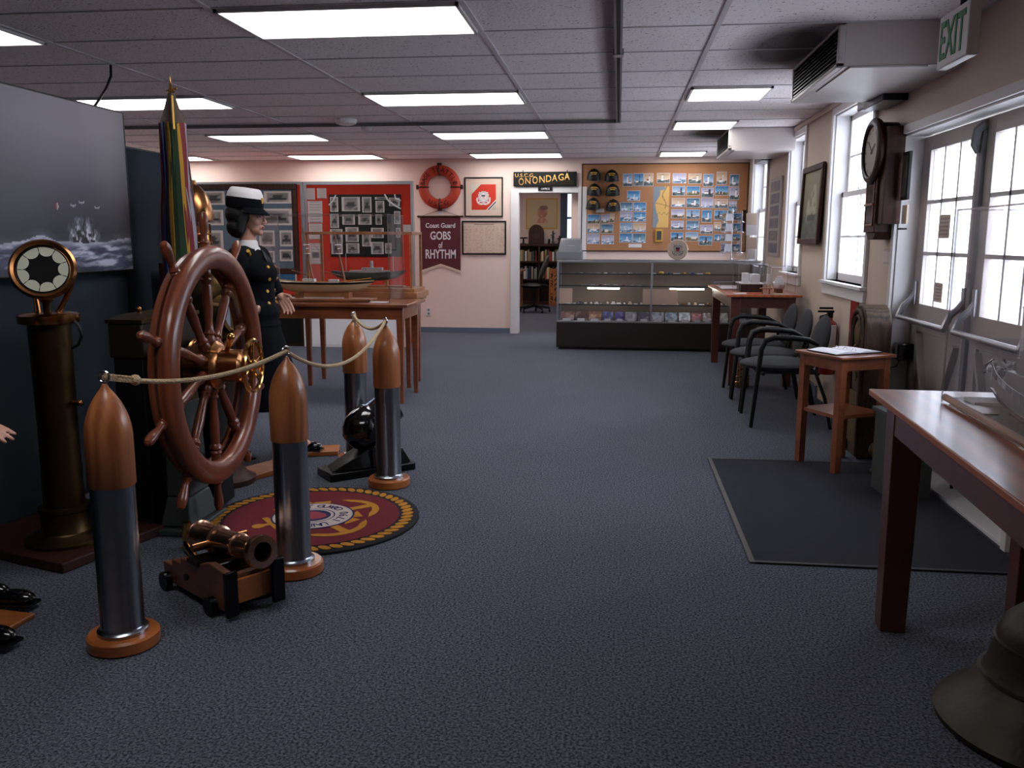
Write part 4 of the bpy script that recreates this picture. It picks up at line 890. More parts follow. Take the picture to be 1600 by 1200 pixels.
MB().box(-.30, .34, -.06, .06, 0, .015).box(-.16, -.13, -.02, .02, .015, .06).box(.16, .19, -.02, .02, .015, .06).build('stand', 'oak', t)
v, f = hull(.66, .12, .075); MB(T(.0, 0, .13)).add(v, f).build('hull', 'greygreen', t)
MB().box(-.16, .20, -.035, .035, .125, .15).box(-.05, .14, -.028, .028, .15, .175).cyl((.04, 0, .17), (.035, 0, .235), .016).cyl((-.20, 0, .13), (-.20, 0, .30), .003, n=6).cyl((.24, 0, .13), (.24, 0, .28), .003, n=6).build('deck_works', 'hullgrey', t)
# grey cutter model, right table
t = thing('cutter_model', 'grey and red ship model with crowded deck gear on the right glossy table', 'ship model', (1.175, 2.34, .803), pi/2-.055)
MB().box(-.90, .60, -.125, .125, .0, .018).build('baseboard', 'dkwood', t, bevel=.004)
MB().tube([(.62, .128, .014), (-.90, .128, .014)], .012, 8).build('base_moulding', 'oak', t)
tag(MB(T(1.18, 2.84, .822) @ RZ(-.055)).box(-.07, .07, -.05, .05, 0, .010).build('card_stack', 'paper'), 'pale blank card at the front of the grey ship model base', 'card')
for x in (-.35, .30): MB().box(x-.02, x+.02, -.04, .04, .018, .03).build('keel_block', 'black', t)
v, f = hull(1.15, .16, .070, .38); MB(T(.02, 0, .088)).add(v, f).build('hull', 'hullgrey', t)
v, f = hull(1.09, .145, .036, .0); MB(T(.0, 0, .054)).add(v, f).build('boot_topping', 'hullred', t)
DK = T(0, 0, -.118)
MB(DK).box(.10, .34, -.05, .05, .20, .265).box(.15, .30, -.042, .042, .265, .31).box(.18, .26, -.05, .05, .31, .335).build('bridge', 'hullgrey', t, bevel=.003)
MB(DK).box(-.40, .05, -.055, .055, .20, .245).box(-.3, -.1, -.04, .04, .245, .28).build('deckhouse', 'hullgrey', t, bevel=.003)
MB(DK).cyl((-.05, 0, .245), (-.055, 0, .36), .03, .027, 18).build('funnel', 'hullcream', t)
for x, h_ in ((.22, .56), (-.34, .48)):
    mo = MB(DK).tube([(x, 0, .24), (x-.01, 0, h_)], [.007, .003], 8).build('mast', 'hullcream', t)
    MB(DK).cyl((x-.006, -.07, h_*.82), (x-.006, .07, h_*.82), .003, n=6).build('yard', 'hullcream', mo)
gm = MB(DK)
for x in (.42, -.46): gm.cyl((x, 0, .215), (x, 0, .245), .03, .022, 14).cyl((x, 0, .245), (x+(.10 if x > 0 else -.10), 0, .262), .006)
gm.build('deck_gun', 'hullgrey', t)
rl = MB(DK)
for s in (-1, 1):
    P = [(.60*u/10*1.0, s*.094*(1-max(0, u/10)**2.4)*(1-.4*max(0, -u/10)**4)+0, .232+.043*(u/10)**2) for u in range(-9, 10)]
    rl.tube(P, .0016, 4)
    for p in P: rl.cyl((p[0], p[1], p[2]-.028), p, .0012, n=4)
rl.build('railings', 'trimw', t)
for s in (-1, 1): MB(DK).ball((-.15, s*.075, .262), (.07, .018, .016), 10).build('lifeboat', 'trimw', t)
an = MB(DK); random.seed(4)
for k in range(14):
    x = random.uniform(.36, .55); y = random.uniform(-.045, .045); an.ball((x, y, .235+.02*(x-.3)), random.uniform(.006, .012), 8)
for x, y in ((.50, -.03), (.50, .03), (.46, 0)): an.cyl((x, y, .21), (x, y, .262), .007, n=8).ball((x, y, .262), .009, 8)
an.build('foredeck_gear', 'trimw', t)
for s in (-1, 1): MB(DK).tube([(.55, s*.015, .27), (.575, s*.03, .245), (.56, s*.035, .225)], .004, 6).build('anchor', 'chrome', t)
MB().sheet([(.30, .075, .0185), (.44, .075, .0185), (.44, .118, .0185), (.30, .118, .0185)], .004, (0, 0, 1)).build('name_plate', 'brassold', t)
# ------------------------------------------------------------------ bell, carved case and other relics at right
t = thing('ship_bell', 'large weathered bronze bell standing on the carpet at the lower right corner', 'bell', (1.215, 2.36, 0))
MB(Matrix.Diagonal((1, 1, .86, 1))).lathe([(.24, .02), (.285, .001), (.298, .010), (.300, .028), (.280, .055), (.240, .095), (.200, .145), (.175, .20), (.162, .26), (.155, .31), (.140, .35), (.110, .385), (.06, .405), (.03, .41), (0, .412)], 56).build('bell_body', 'verd', t)
MB(Matrix.Diagonal((1, 1, .86, 1))).lathe([(.189, .168), (.197, .172), (.187, .177)], 48).lathe([(.158, .285), (.163, .290), (.1565, .295)], 48).build('moulding_wires', 'verd', t)
MB(Matrix.Diagonal((1, 1, .86, 1))).tube([(-.035, 0, .40), (-.04, 0, .44), (0, 0, .465), (.04, 0, .44), (.035, 0, .40)], .014, 10).build('crown_loop', 'verd', t)
# arched carved wooden case
t = thing('arched_wooden_case', 'tall dark carved wooden case with an arched top beside the doors', 'cabinet', (1.655, 5.52, 0), pi/2)
def arch(w_, h_, n=14): r = w_/2; return [(-r, 0), (r, 0)]+[(r*math.cos(a), h_-r*.85+r*.85*math.sin(a)) for a in [pi*k/n for k in range(n+1)]]
MB().prism(arch(.31, .935), .0, .15, T(0, .03, 0) @ Matrix(((1, 0, 0, 0), (0, 0, 1, 0), (0, 1, 0, 0), (0, 0, 0, 1)))).build('case', 'carved', t, bevel=.008)
A2 = Matrix(((1, 0, 0, 0), (0, 0, 1, 0), (0, 1, 0, 0), (0, 0, 0, 1)))
ap = arch(.25, .88)[1:]; MB().tube([(x, .185, z+.02) for x, z in ap]+[(-.14, .185, .02)], .012, 8).build('arch_moulding', 'carved', t)
MB().tube([(x*.72, .188, z*.97+.01) for x, z in ap], .008, 8).build('inner_moulding', 'carved', t)
MB().ball((0, .18, .76), (.07, .018, .08), 16).ball((0, .18, .55), (.05, .015, .09), 14).ball((.03, .18, .66), (.03, .02, .03)).ball((-.04, .18, .64), (.03, .02, .03)).box(-.13, .13, .178, .19, .08, .40).build('carving', 'gnarl', t)
# the relic timber and painted box
tag(MB(T(1.50, 4.62, 0) @ RZ(.1)).box(-.10, .10, -.12, .14, .001, .43).box(-.115, .115, -.135, .155, .43, .45).box(-.102, -.10, -.08, .10, .05, .38).build('painted_pedestal', 'greygreen', bevel=.005), 'grey-green painted box pedestal beside the right glossy table', 'pedestal')
random.seed(11)
b = MB(T(1.55, 5.02, 0))
P = [(-.02, 0, .06), (-.03, .02, .14), (-.0, 0, .22), (-.03, -.01, .30), (-.02, .0, .36)]
for i, p in enumerate(P): b.ball(p, (.06+.02*math.sin(i*2), .055, .06), 12)
for k in range(20): b.cap((random.uniform(-.06, .03), random.uniform(-.04, .04), random.uniform(.03, .33)), (random.uniform(-.07, .04), random.uniform(-.06, .05), random.uniform(.05, .36)), .013, .010, 8)
b.ball((-.02, 0, .02), (.08, .07, .02), 14)
ot = remesh(b, 'gnarled_timber', 'gnarl', None, .006, 2); tag(ot, 'gnarled weathered timber relic behind the small guest book table', 'relic')
# black box on the door jamb
t = thing('power_transformer', 'black plug-in power box on the white door jamb', 'power supply', (1.78, 5.645, .64))
MB().box(-.06, .05, -.10, 0, -.05, .055).build('housing', 'gloss', t, bevel=.008)
MB().tube([(-.03, -.05, -.05), (-.05, -.06, -.09), (-.09, -.03, -.11), (-.11, .0, -.10)], .004, 6).build('cable', 'black', t)
# fire extinguisher
t = thing('fire_extinguisher', 'red fire extinguisher with white label hung on the right wall', 'fire extinguisher', (1.63, 6.93, .29))
MB().lathe([(.055, 0), (.062, .01), (.062, .36), (.05, .40), (.025, .42), (.022, .44)], 24).build('cylinder', 'redgloss', t)
MB().lathe([(.0627, .20), (.0635, .201), (.0635, .385), (.060, .387)], 24, a0=pi*.75, a1=pi*1.75).build('label_band', 'white', t)
MB().box(-.02, .02, -.02, .02, .44, .48).box(-.09, .03, -.01, .01, .48, .495).box(-.08, .02, -.01, .01, .505, .52).build('valve_handle', 'black', t)
MB().tube([(-.02, 0, .46), (-.07, -.01, .45), (-.08, -.02, .38), (-.066, -.03, .25), (-.066, -.03, .12)], .009, 8).build('hose', 'black', t)
tag(MB(T(1.685, 6.48, .28)).box(0, .013, -.09, .09, 0, .70).build('red_sign_board', 'redgloss', bevel=.003), 'narrow dark red board on the wall beside the fire extinguisher', 'board')
# ------------------------------------------------------------------ armchairs
def armchair(label, x, y):
    t = thing('armchair', label, 'chair', (x, y, 0), -pi/2, 'charcoal armchairs along the right wall')
    # local: facing -Y
    MB().ball((0, -.05, .43), (.25, .27, .048), 28).box(-.19, .19, -.22, .17, .38, .40).build('seat', 'chairfab', t)
    BK = T(0, .235, .60) @ RX(-.22)
    MB(BK).ball((0, 0, 0), (.22, .042, .19), 28).build('backrest', 'chairfab', t)
    for s in (-1, 1):
        MB().tube([(s*.255, -.26, .001), (s*.262, -.235, .30), (s*.268, -.215, .56), (s*.268, -.19, .625), (s*.268, -.13, .648), (s*.266, .0, .645), (s*.262, .10, .635), (s*.25, .17, .60)], [.013, .016, .018, .020, .021, .021, .019, .014], 10).build('arm_and_front_leg', 'black', t)
        MB().tube([(s*.25, .29, .001), (s*.245, .24, .22), (s*.235, .17, .40), (s*.225, .195, .52), (s*.17, .235, .62)], .0125, 8).build('rear_leg', 'black', t)
    MB().tube([(-.255, -.19, .385), (.255, -.19, .385)], .011, 8).tube([(-.235, .19, .39), (.235, .19, .39)], .011, 8).build('seat_rails', 'black', t)
    return t
ch = armchair('charcoal armchair nearest the camera, just behind the small guest book table', 1.225, 6.47)
dup(ch, 'charcoal armchair in the middle of the row of three along the right wall', (1.225, 7.06, 0), -pi/2)
dup(ch, 'charcoal armchair at the far end of the row, beside the dark cherry table', (1.225, 7.635, 0), -pi/2)
# floor mat
t = thing('entrance_mat', 'large charcoal floor mat with pale edging in front of the double doors', 'mat', (.57, 3.52, 0))
MB().box(.02, 1.10, .02, 1.73, .001, .007).build('pile', 'mat', t)
MB().box(0, .022, 0, 1.75, .001, .008).build('edge_strip', 'matedge', t); [MB().box(.022, 1.10, a_, a_+.02, .001, .008).build('edging', 'dk', t) for a_ in (0, 1.73)]
# guest book
GX = T(1.325, 5.215, .682) @ RZ(.50)
t = thing('guest_book', 'open ring binder of white guest pages on the small wooden table', 'guest book', (1.325, 5.215, .682), .50)
MB().box(-.17, .17, -.115, .125, 0, .004).build('cover', 'black', t)
for s in (-1, 1):
    pg = [(s*(.005+.16*k/8), .006+.012*math.sin(k/8*pi)*(1-k/16)) for k in range(9)]
    vs = [(x, y, z) for y in (-.11, .12) for x, z in pg]+[(x, y, .004) for y in (-.11, .12) for x, z in pg]
    MB().add(vs, [(k, k+1, 9+k+1, 9+k) for k in range(8)]+[(18+k, 27+k, 28+k, 19+k) for k in range(8)]+[(k, 18+k, 19+k, k+1) for k in range(8)]+[(9+k, 10+k, 28+k, 27+k) for k in range(8)]+[(0, 9, 27, 18), (8, 26, 35, 17)]).build('pages', 'white', t)
rg = MB()
for y in (-.07, 0.0, .07): rg.tube([(.014*math.cos(a), y, .012+.014*math.sin(a)) for a in [pi*k/8 for k in range(9)]], .0018, 6)
rg.build('rings', 'chrome', t)
# ------------------------------------------------------------------ right wall things
t = thing('wall_clock', 'dark wooden drop wall clock with round pale dial beside the window', 'clock', (XR, 5.83, 1.87))
CXm = T(-.004, 0, 0) @ Matrix(((0, 0, -1, 0), (-1, 0, 0, 0), (0, 1, 0, 0), (0, 0, 0, 1)))
MB(CXm).lathe([(.175, .0), (.178, .10), (.195, .105), (.203, .12), (.203, .135), (.19, .148), (.165, .152), (.155, .145), (.152, .13), (.0, .13)], 48).build('round_case', 'dkwood', t)
MB(CXm).lathe([(.151, .131), (.151, .134), (0, .134)], 48).build('dial', 'clockface', t)
hnd = MB(CXm)
for a, L, wd in ((.9, .11, .005), (-1.0, .075, .007)): hnd.prism(rotp([(-wd, -.02), (wd, -.02), (.002, L), (-.002, L)], a), .1345, .137)
hnd.build('hands', 'black', t); hnd = MB(CXm)
for k in range(12):
    a = k*pi/6; hnd.prism(rotp([(-.004, .122), (.004, .122), (.004, .142), (-.004, .142)], a), .1342, .135)
hnd.build('hour_marks', 'black', t)
MB().box(-.125, -.004, -.115, .125, -.50, -.12).prism([(-.115, -.50), (.125, -.50), (.06, -.545), (-.05, -.545)], .004, .11, Matrix(((0, 0, -1, 0), (1, 0, 0, 0), (0, 1, 0, 0), (0, 0, 0, 1)))).build('trunk', 'dkwood', t, bevel=.005)
MB().box(-.128, -.125, -.07, .08, -.44, -.20).build('trunk_window', 'gloss', t)
MB().box(-.131, -.125, -.085, -.07, -.46, -.18).box(-.131, -.125, .08, .095, -.46, -.18).box(-.131, -.125, -.085, .095, -.195, -.18).box(-.131, -.125, -.085, .095, -.46, -.445).box(-.140, -.125, -.09, .10, -.335, -.32).build('trunk_door_frame', 'wheel', t, bevel=.002)
MB().box(-.11, -.004, -.22, -.10, -.45, .13).build('side_case', 'dkwood', t, bevel=.004)
t = thing('framed_print', 'small dark framed print on the wall between the clock and the doors', 'picture', (XR, 5.515, 1.70))
MB().box(-.02, -.003, -.045, .075, -.14, .14).build('frame', 'black', t, bevel=.002); picture('print', .09, .24, 8, 16, lambda u, v: mixc(hx('#6a6560'), hx('#2a2620'), nz(u*6, v*9, 3)), t, T(-.021, .015, 0) @ FACE_W)
tag(MB().box(XR-.012, XR-.001, 5.47, 5.56, 1.42, 1.53).build('wall_card', 'cream'), 'small cream card on the wall just left of the doors', 'card')
tag(MB().box(XR-.03, XR-.001, 5.48, 5.56, 1.385, 1.395).build('wall_hook', 'black'), 'small black hook under the cream card beside the doors', 'hook')
tag(picture('wall_notice', .17, .10, 16, 10, lambda u, v: mixc(hx('#c9b8b2'), hx('#8b7d78'), 1 if (v > .8 or v < .12) and int(u*16) % 2 else 0), X=T(XR-.003, 5.83, 1.22) @ FACE_W), 'pale typed notice on the wall below the drop clock', 'notice')
t = thing('window_shade_box', 'dark box mounted over the near window above the clock', 'shade box', (XR, 5.93, 2.17))
MB().box(-.15, -.003, -.30, .12, -.02, .10).build('housing', 'dk', t, bevel=.005); MB().box(-.13, -.03, .12, .36, .0, .07).build('roller_end', 'grey', t, bevel=.01)
tag(MB().box(XR-.14, XR-.026, 10.2, 10.75, 2.19, 2.27).build('window_shade_box', 'dk', bevel=.005), 'dark box mounted over the farthest window', 'shade box')
t = thing('ship_painting', 'dark framed painting of a sailing ship between the two windows', 'painting', (XR, 8.02, 1.62))
P_ = RY(.03)
def tall(u, v):
    c = mixc(hx('#5b5a45'), hx('#8a8468'), v+.3*(nz(u*5, v*6, 2)-.5))
    if v < .35: c = mixc(hx('#3a4340'), hx('#6d7466'), nz(u*9, v*20, 1))
    if .25 < v < .8 and abs(u-.5) < .28*(1-abs(v-.45)) and nz(u*9, v*12, 6) > .42: c = hx('#a39f86')
    if .28 < v < .36 and .3 < u < .75: c = hx('#2b241c')
    return c
MB().box(-.05, -.022, -.40, .40, -.34, -.29, P_).box(-.05, -.022, -.40, .40, .29, .34, P_).box(-.05, -.022, -.40, -.35, -.29, .29, P_).box(-.05, -.022, .35, .40, -.29, .29, P_).build('frame', 'dkwood', t, bevel=.005)
picture('canvas', .70, .58, 36, 32, tall, t, P_ @ T(-.026, 0, 0) @ FACE_W)
t = thing('framed_collage', 'tall framed collage of stacked photographs between the two far windows', 'picture', (XR, 9.90, 1.56))
MB().box(-.025, -.003, -.34, .34, -.42, .42).build('frame', 'hullgrey', t, bevel=.003)
random.seed(3)
for k in range(6):
    z = -.33+k*.132
    MBp = picture('photo', .52, .105, 16, 6, (lambda kk: lambda u, v: mixc(hx('#8a7260'), hx('#3a4466'), nz(u*6, v*3, kk)))(k), t, T(-.026, 0, z) @ FACE_W)
# ------------------------------------------------------------------ far wall
YW = YF
t = thing('life_ring', 'orange life ring lettered BASE SEATTLE hung high on the far wall', 'life ring', (-2.475, YW, 2.02))
LR = T(0, -.05, 0) @ RX(pi/2)
MB(LR).add(*torusprof([(.23+.068*math.cos(a), .045*math.sin(a)) for a in [2*pi*k/16 for k in range(16)]], 64)).build('ring_body', 'buoy', t)
for k in range(4):
    a = k*pi/2; MB(LR).tube([((.23+.073*math.cos(b))*math.cos(a), (.23+.073*math.cos(b))*math.sin(a), .05*math.sin(b)) for b in [2*pi*j/14 for j in range(14)]], .009, 6, True).box(.295, .325, -.03, .03, -.02, .02, RZ(a)).build('band', 'dkwood', t)
le = MB(LR @ T(0, 0, .046)); arc_text(le, 'BASE', .232, 2.62, .62, .088); arc_text(le, 'SEATTLE', .232, 1.05, 1.65, .088); arc_text(le, 'U.S.C.G.', .232, -pi/2+.02, 1.15, .088, True)
le.build('lettering', 'black', t)
def framed(label, px0, py0, px1, py1, fr, border, matc, fn, nx, ny, cat='picture', name='framed_picture', inner=None, dep=.02):
    a, b = onY(px0, py0, YW), onY(px1, py1, YW); w_, h_ = abs(b.x-a.x), abs(a.z-b.z)
    t = thing(name, label, cat, ((a.x+b.x)/2, YW, (a.z+b.z)/2)); bd = border
    MB().box(-w_/2, w_/2, -dep, -.002, -h_/2, -h_/2+bd).box(-w_/2, w_/2, -dep, -.002, h_/2-bd, h_/2).box(-w_/2, -w_/2+bd, -dep, -.002, -h_/2+bd, h_/2-bd).box(w_/2-bd, w_/2, -dep, -.002, -h_/2+bd, h_/2-bd).build('frame', fr, t)
    MB().box(-w_/2+bd, w_/2-bd, -dep*.5, -.003, -h_/2+bd, h_/2-bd).build('mat_board', matc, t)
    iw, ih = (w_-2*bd, h_-2*bd) if inner is None else (w_*inner[0], h_*inner[1])
    picture('print', iw-.004, ih-.004, nx, ny, fn, t, T(0, -dep*.5, 0) @ FACE_S, .0015)
    return t, w_, h_
def cgflag(u, v):
    c = hx('#c2301c')
    if v-u > .62: c = hx('#c9bfae')
    s = u-v
    if s > .60: c = hx('#e0d5cc')
    if .66 < s < .72: c = hx('#27284e')
    if s > .76: c = hx('#b9ac9c')
    x, y = (u-.49)*2, (v-.50)*2; r = math.hypot(x, y)
    for sg in (-1, 1):                                    # crossed anchors behind
        ca, sa = math.cos(sg*.72), math.sin(sg*.72); X_, Y_ = x*ca+y*sa, -x*sa+y*ca
        if abs(X_) < .05 and -.62 < Y_ < .52: c = hx('#d8cdc8')
        if abs(Y_-.40) < .045 and abs(X_) < .20: c = hx('#d8cdc8')
        if abs(math.hypot(X_, Y_+.26)-.36) < .06 and Y_ < -.36: c = hx('#d8cdc8')
    if r < .44: c = hx('#d8cdc8')
    if .36 < r < .40 or .26 < r < .28: c = hx('#8d8f9c')
    if abs(x) < .15 and -.16 < y < .16: c = hx('#c98c8e') if int((x+.2)*26) % 2 else hx('#d8cdc8')
    if abs(x) < .16 and .07 < y < .17: c = hx('#24253c')
    return c
framed('framed red racing-stripe flag print with crossed-anchor seal on the far wall', 726, 277, 786, 339, 'black', .016, 'cream', cgflag, 56, 56, inner=(.64, .645))
def roster(u, v):
    c = hx('#c9b0a0')
    if abs(v-.93) < .012 and .25 < u < .75: c = hx('#6d5a50')
    if v < .88 and int(v*40) % 2 == 0 and (nz(u*50, int(v*40), 3) > .5) and not (.19 < u % .28 < .24): c = hx('#b59a8a')
    return c
framed('framed cream document of fine print in columns, right of the maroon pennant', 722, 345, 791, 398, 'black', .020, 'cream', roster, 60, 44, cat='document', name='framed_document')
# pennant
t = thing('felt_pennant', 'maroon swallow-tailed pennant lettered Coast Guard Gobs of Rhythm', 'pennant', (-2.478, YW, 1.615))
pp = [(-.285, .0), (.285, .0), (.282, -.74), (0, -.645), (-.282, -.74)]
MB(FACE_S).prism(pp, .006, .012).build('cloth', 'maroon', t)
MB(FACE_S).prism([(-.282, -.738), (0, -.645), (0, -.675), (-.282, -.780)], .006, .013).prism([(.282, -.738), (0, -.645), (0, -.675), (.282, -.780)], .006, .013).build('fringe', 'cream', t)
MB().cyl((-.31, -.012, .008), (.31, -.012, .008), .011).ball((-.315, -.012, .008), .016, 10).ball((.315, -.012, .008), .016, 10).build('rod', 'brassold', t)
MB().tube([(-.26, -.01, .015), (0, -.006, .10), (.26, -.01, .015)], .0025, 5).build('cord', 'dk', t)
for s, z, wd, hh in (('Coast Guard', -.115, .42, .065), ('GOBS', -.255, .29, .115), ('of', -.385, .06, .09), ('RHYTHM', -.51, .43, .125)):
    letters('lettering', s, 'paper', t, T(0, -.0125, z) @ FACE_S, size=.1, width=wd, height=hh, bold=.0016, ext=.001)
tag(MB().box(-2.515, -2.445, YW-.008, YW-.001, 1.645, 1.685).build('wall_card', 'paper'), 'tiny card on the wall between life ring and pennant', 'card')
# name board
a, b = onY(803, 269, YW), onY(901, 291, YW)
t = thing('name_board', 'black wooden name board with gold ONONDAGA lettering over the office doorway', 'sign', ((a.x+b.x)/2, YW, (a.z+b.z)/2))
w_, h_ = b.x-a.x, a.z-b.z
MB().box(-w_/2, w_/2, -.05, -.022, -h_/2, h_/2).build('board', 'black', t, bevel=.003)
for s in (-1, 1): MB().cyl((s*w_*.35, -.035, h_/2), (s*w_*.35, -.035, h_/2+.02), .006, n=6).build('hanger', 'dkwood', t)
letters('lettering', 'U.S.C.G.', 'brassbright', t, T(-w_*.32, -.051, h_*.26) @ FACE_S, size=.1, width=w_*.31, height=h_*.24, bold=0)
le = MB()
for i, (c, u) in enumerate(zip('ONONDAGA', (-.375, -.27, -.155, -.045, .06, .155, .255, .35))):
    hh = (.50, .44, .50, .46, .46, .46, .46, .46)[i]; le.add(*text_mesh(c, size=.1, width=w_*.084, height=h_*hh, bold=.0008), T(u*w_, -.051, h_*(-.18+.05*i)*1.0) @ FACE_S)
le.build('lettering', 'brassbright', t)
mk = MB()
for (u0, u1, v_) in ((-.02, .15, -.30), (.22, .45, -.16), (.26, .45, -.32)):
    u = u0
    while u < u1: mk.box(u*w_, (u+.012)*w_, -.052, -.050, (v_-.04)*h_, (v_+.04)*h_); u += .018
mk.build('small_script', 'brassold', t)
t = thing('office_sign', 'small dark plate reading OFFICE on the door head', 'sign', (-1.01, YW, 1.992))
MB().box(-.098, .098, -.032, -.022, -.026, .026).build('plate', 'black', t); letters('lettering', 'OFFICE', 'paper', t, T(0, -.033, 0) @ FACE_S, size=.05, width=.115, height=.024, bold=.0004)
t = thing('wall_outlet', 'white electrical outlet low on the far wall', 'outlet', (-2.662, YW, .292))
MB().box(-.036, .036, -.008, -.001, -.058, .058).build('plate', 'white', t, bevel=.002); MB().box(-.015, .015, -.010, -.008, .012, .04).box(-.015, .015, -.010, -.008, -.04, -.012).build('sockets', 'grey', t)
tag(MB(T(1.655, YW, 1.565)).box(-.025, .025, -.02, -.001, -.14, .14).build('framed_picture', 'dkwood'), 'narrow dark frame in the right corner of the far wall', 'picture')
# cork board
a, b = onY(911, 257.5, YW), onY(1163, 392, YW); CBX, CBZ = (a.x+b.x)/2, (a.z+b.z)/2; w_, h_ = b.x-a.x, a.z-b.z
t = thing('cork_board', 'wide cork notice board full of photographs on the far wall', 'notice board', (CBX, YW, CBZ))
MB().box(-w_/2, w_/2, -.014, -.001, -h_/2, h_/2).build('cork', 'cork', t)
e = .014; MB().box(-w_/2-e, w_/2+e, -.022, -.001, h_/2, h_/2+e).box(-w_/2-e, w_/2+e, -.022, -.001, -h_/2-e, -h_/2).box(-w_/2-e, -w_/2, -.022, -.001, -h_/2, h_/2).box(w_/2, w_/2+e, -.022, -.001, -h_/2, h_/2).build('frame', 'carved', t)
def scene_print(kind, seed):
    r = random.Random(seed*13+5); sky1, sky2 = [('#245f90', '#86b1d0'), ('#5f7fa3', '#b9c8d6'), ('#8c89a6', '#cfc9d6'), ('#b08f70', '#d8c4ac'), ('#2c4f6c', '#94b2c4')][r.randrange(5)]
    g1, g2 = {'sea': ('#31506b', '#7ba0bb'), 'land': ('#2f3024', '#9a8458')}.get(kind, ('#1f2a30', '#7d8a86'))
    hz = r.uniform(.26, .48); tx = r.uniform(.3, .7); bw = r.uniform(.05, .10); bx = r.uniform(.15, .6); dark = kind == 'darklight'
    def fn(u, v):
        if min(u, 1-u) < .045 or min(v, 1-v) < .055: return hx('#cfcbd0')
        c = mixc(hx(sky2), hx(sky1), (v-hz)/(1-hz)+.25*(nz(u*4, v*5, seed)-.5)) if v > hz+.10*(nz(u*5, seed)-.5) else mixc(hx(g1), hx(g2), nz(u*8, v*9, seed))
        if kind in ('lighthouse', 'darklight'):
            if hz-.08 < v < hz+.16 and bx < u < bx+.32: c = hx('#e4dfdf') if v < hz+.09 else hx('#7a3a34')
            if abs(u-tx) < bw-.03*v and .2 < v < .80: c = hx('#26242b') if dark else hx('#ebe8ea')
            if abs(u-tx) < bw*.75 and .74 < v < .84: c = hx('#2a2022')
        if kind == 'sea':
            if abs(v-hz+.08) < .07-.14*abs(u-tx) and abs(u-tx) < .34: c = hx('#e6e5ea')
            if abs(u-tx) < .03 and hz-.1 < v < hz+.3: c = hx('#d8dae2')
            if v < hz-.16 and nz(u*12, v*20, seed) > .66: c = hx('#dfe4ec')
        if kind == 'land' and hz-.12 < v < hz+.14 and bx < u < bx+.4: c = hx('#e0d6ca') if nz(u*12, 2, seed) > .3 else hx('#4b3a33')
        return c
    return fn
PH = []
def ph(x0, y0, x1, y1, kind, where): PH.append((x0, y0, x1, y1, kind, where))
for i, r_ in enumerate(((568, 108, 640, 208), (652, 105, 725, 205), (730, 105, 803, 205))): ph(*r_, ('lighthouse', 'darklight', 'lighthouse')[i], '%s of the three touching upright photographs at the top, right of the caps' % ORD[i])
ph(600, 240, 700, 318, 'sea', 'single hazy photograph just below the three touching upright ones')
for r_, row in (((290, 425, 388, 498), 1), ((288, 502, 385, 572), 2), ((288, 578, 385, 655), 3)): ph(*r_, 'land' if row == 1 else 'sea', 'photograph in row %d of the leftmost column below the caps' % row)
for r_, row in (((397, 425, 460, 495), 1), ((395, 500, 490, 575), 2), ((400, 588, 495, 658), 3)): ph(*r_, 'land' if row < 3 else 'sea', 'photograph in row %d of the second column below the caps' % row)
ph(465, 420, 500, 490, 'land', 'narrow photograph at the right end of the top row below the caps')
for row, (L, R) in enumerate((((545, 330, 640, 400), (648, 330, 747, 400)), ((543, 405, 640, 480), (648, 405, 745, 482)), ((543, 490, 640, 565), (647, 490, 745, 562)), ((540, 573, 640, 645), (643, 573, 742, 648)))):
    ph(*L, 'sea', 'left photograph in the %s row of the four-row block beside the map' % ORD[row]); ph(*R, 'sea', 'right photograph in the %s row of the four-row block beside the map' % ORD[row])
cols = [[(833, 102, 933, 180), (955, 105, 1058, 182), (1078, 108, 1178, 185), (1195, 110, 1270, 208), (1300, 92, 1375, 192), (1402, 112, 1472, 208)],
        [(952, 205, 1050, 280), (1063, 205, 1167, 278), (1180, 218, 1272, 293), (1285, 203, 1390, 278), (1398, 215, 1472, 312)],
        [(948, 298, 1050, 368), (1062, 298, 1165, 373), (1175, 300, 1272, 375), (1282, 305, 1385, 378), (1395, 320, 1455, 358)],
        [(945, 385, 1045, 455), (1062, 387, 1163, 462), (1183, 390, 1258, 488), (1280, 392, 1382, 468), (1390, 362, 1455, 430)],
        [(943, 475, 1040, 545), (1060, 475, 1160, 547), (1170, 507, 1265, 578), (1278, 485, 1330, 555)],
        [(940, 565, 1037, 635), (1055, 563, 1153, 635), (1160, 592, 1262, 668), (1278, 580, 1330, 640)]]
kc = ['lighthouse', 'land', 'sea', 'darklight']
for ri, rw in enumerate(cols):
    for ci, r_ in enumerate(rw):
        up = r_[3]-r_[1] > r_[2]-r_[0]
        ph(*r_, 'lighthouse' if up else kc[(ri*3+ci*2) % 4], '%s photograph from the left in the %s row %s' % (ORD[ci], ORD[ri], 'to the right above the map' if ri == 0 else 'right of the map'))
word = {'lighthouse': 'coast with a white tower', 'darklight': 'coast with a dark tower', 'sea': 'blue sea scene', 'land': 'brown coastal scene'}
for i, (x0, y0, x1, y1, kind, where) in enumerate(PH):
    A_, B_ = onY(860+x0/5, 250+y0/5, YW), onY(860+x1/5, 250+y1/5, YW)
    o = picture('photograph', B_.x-A_.x, A_.z-B_.z, 18, 15, scene_print(kind, i+1), X=T(0, 0, 0) @ FACE_S, d=.003)
    o.location = ((A_.x+B_.x)/2, YW-.0145, (A_.z+B_.z)/2)
    tag(o, where, 'photograph', 'photographs on the cork board')
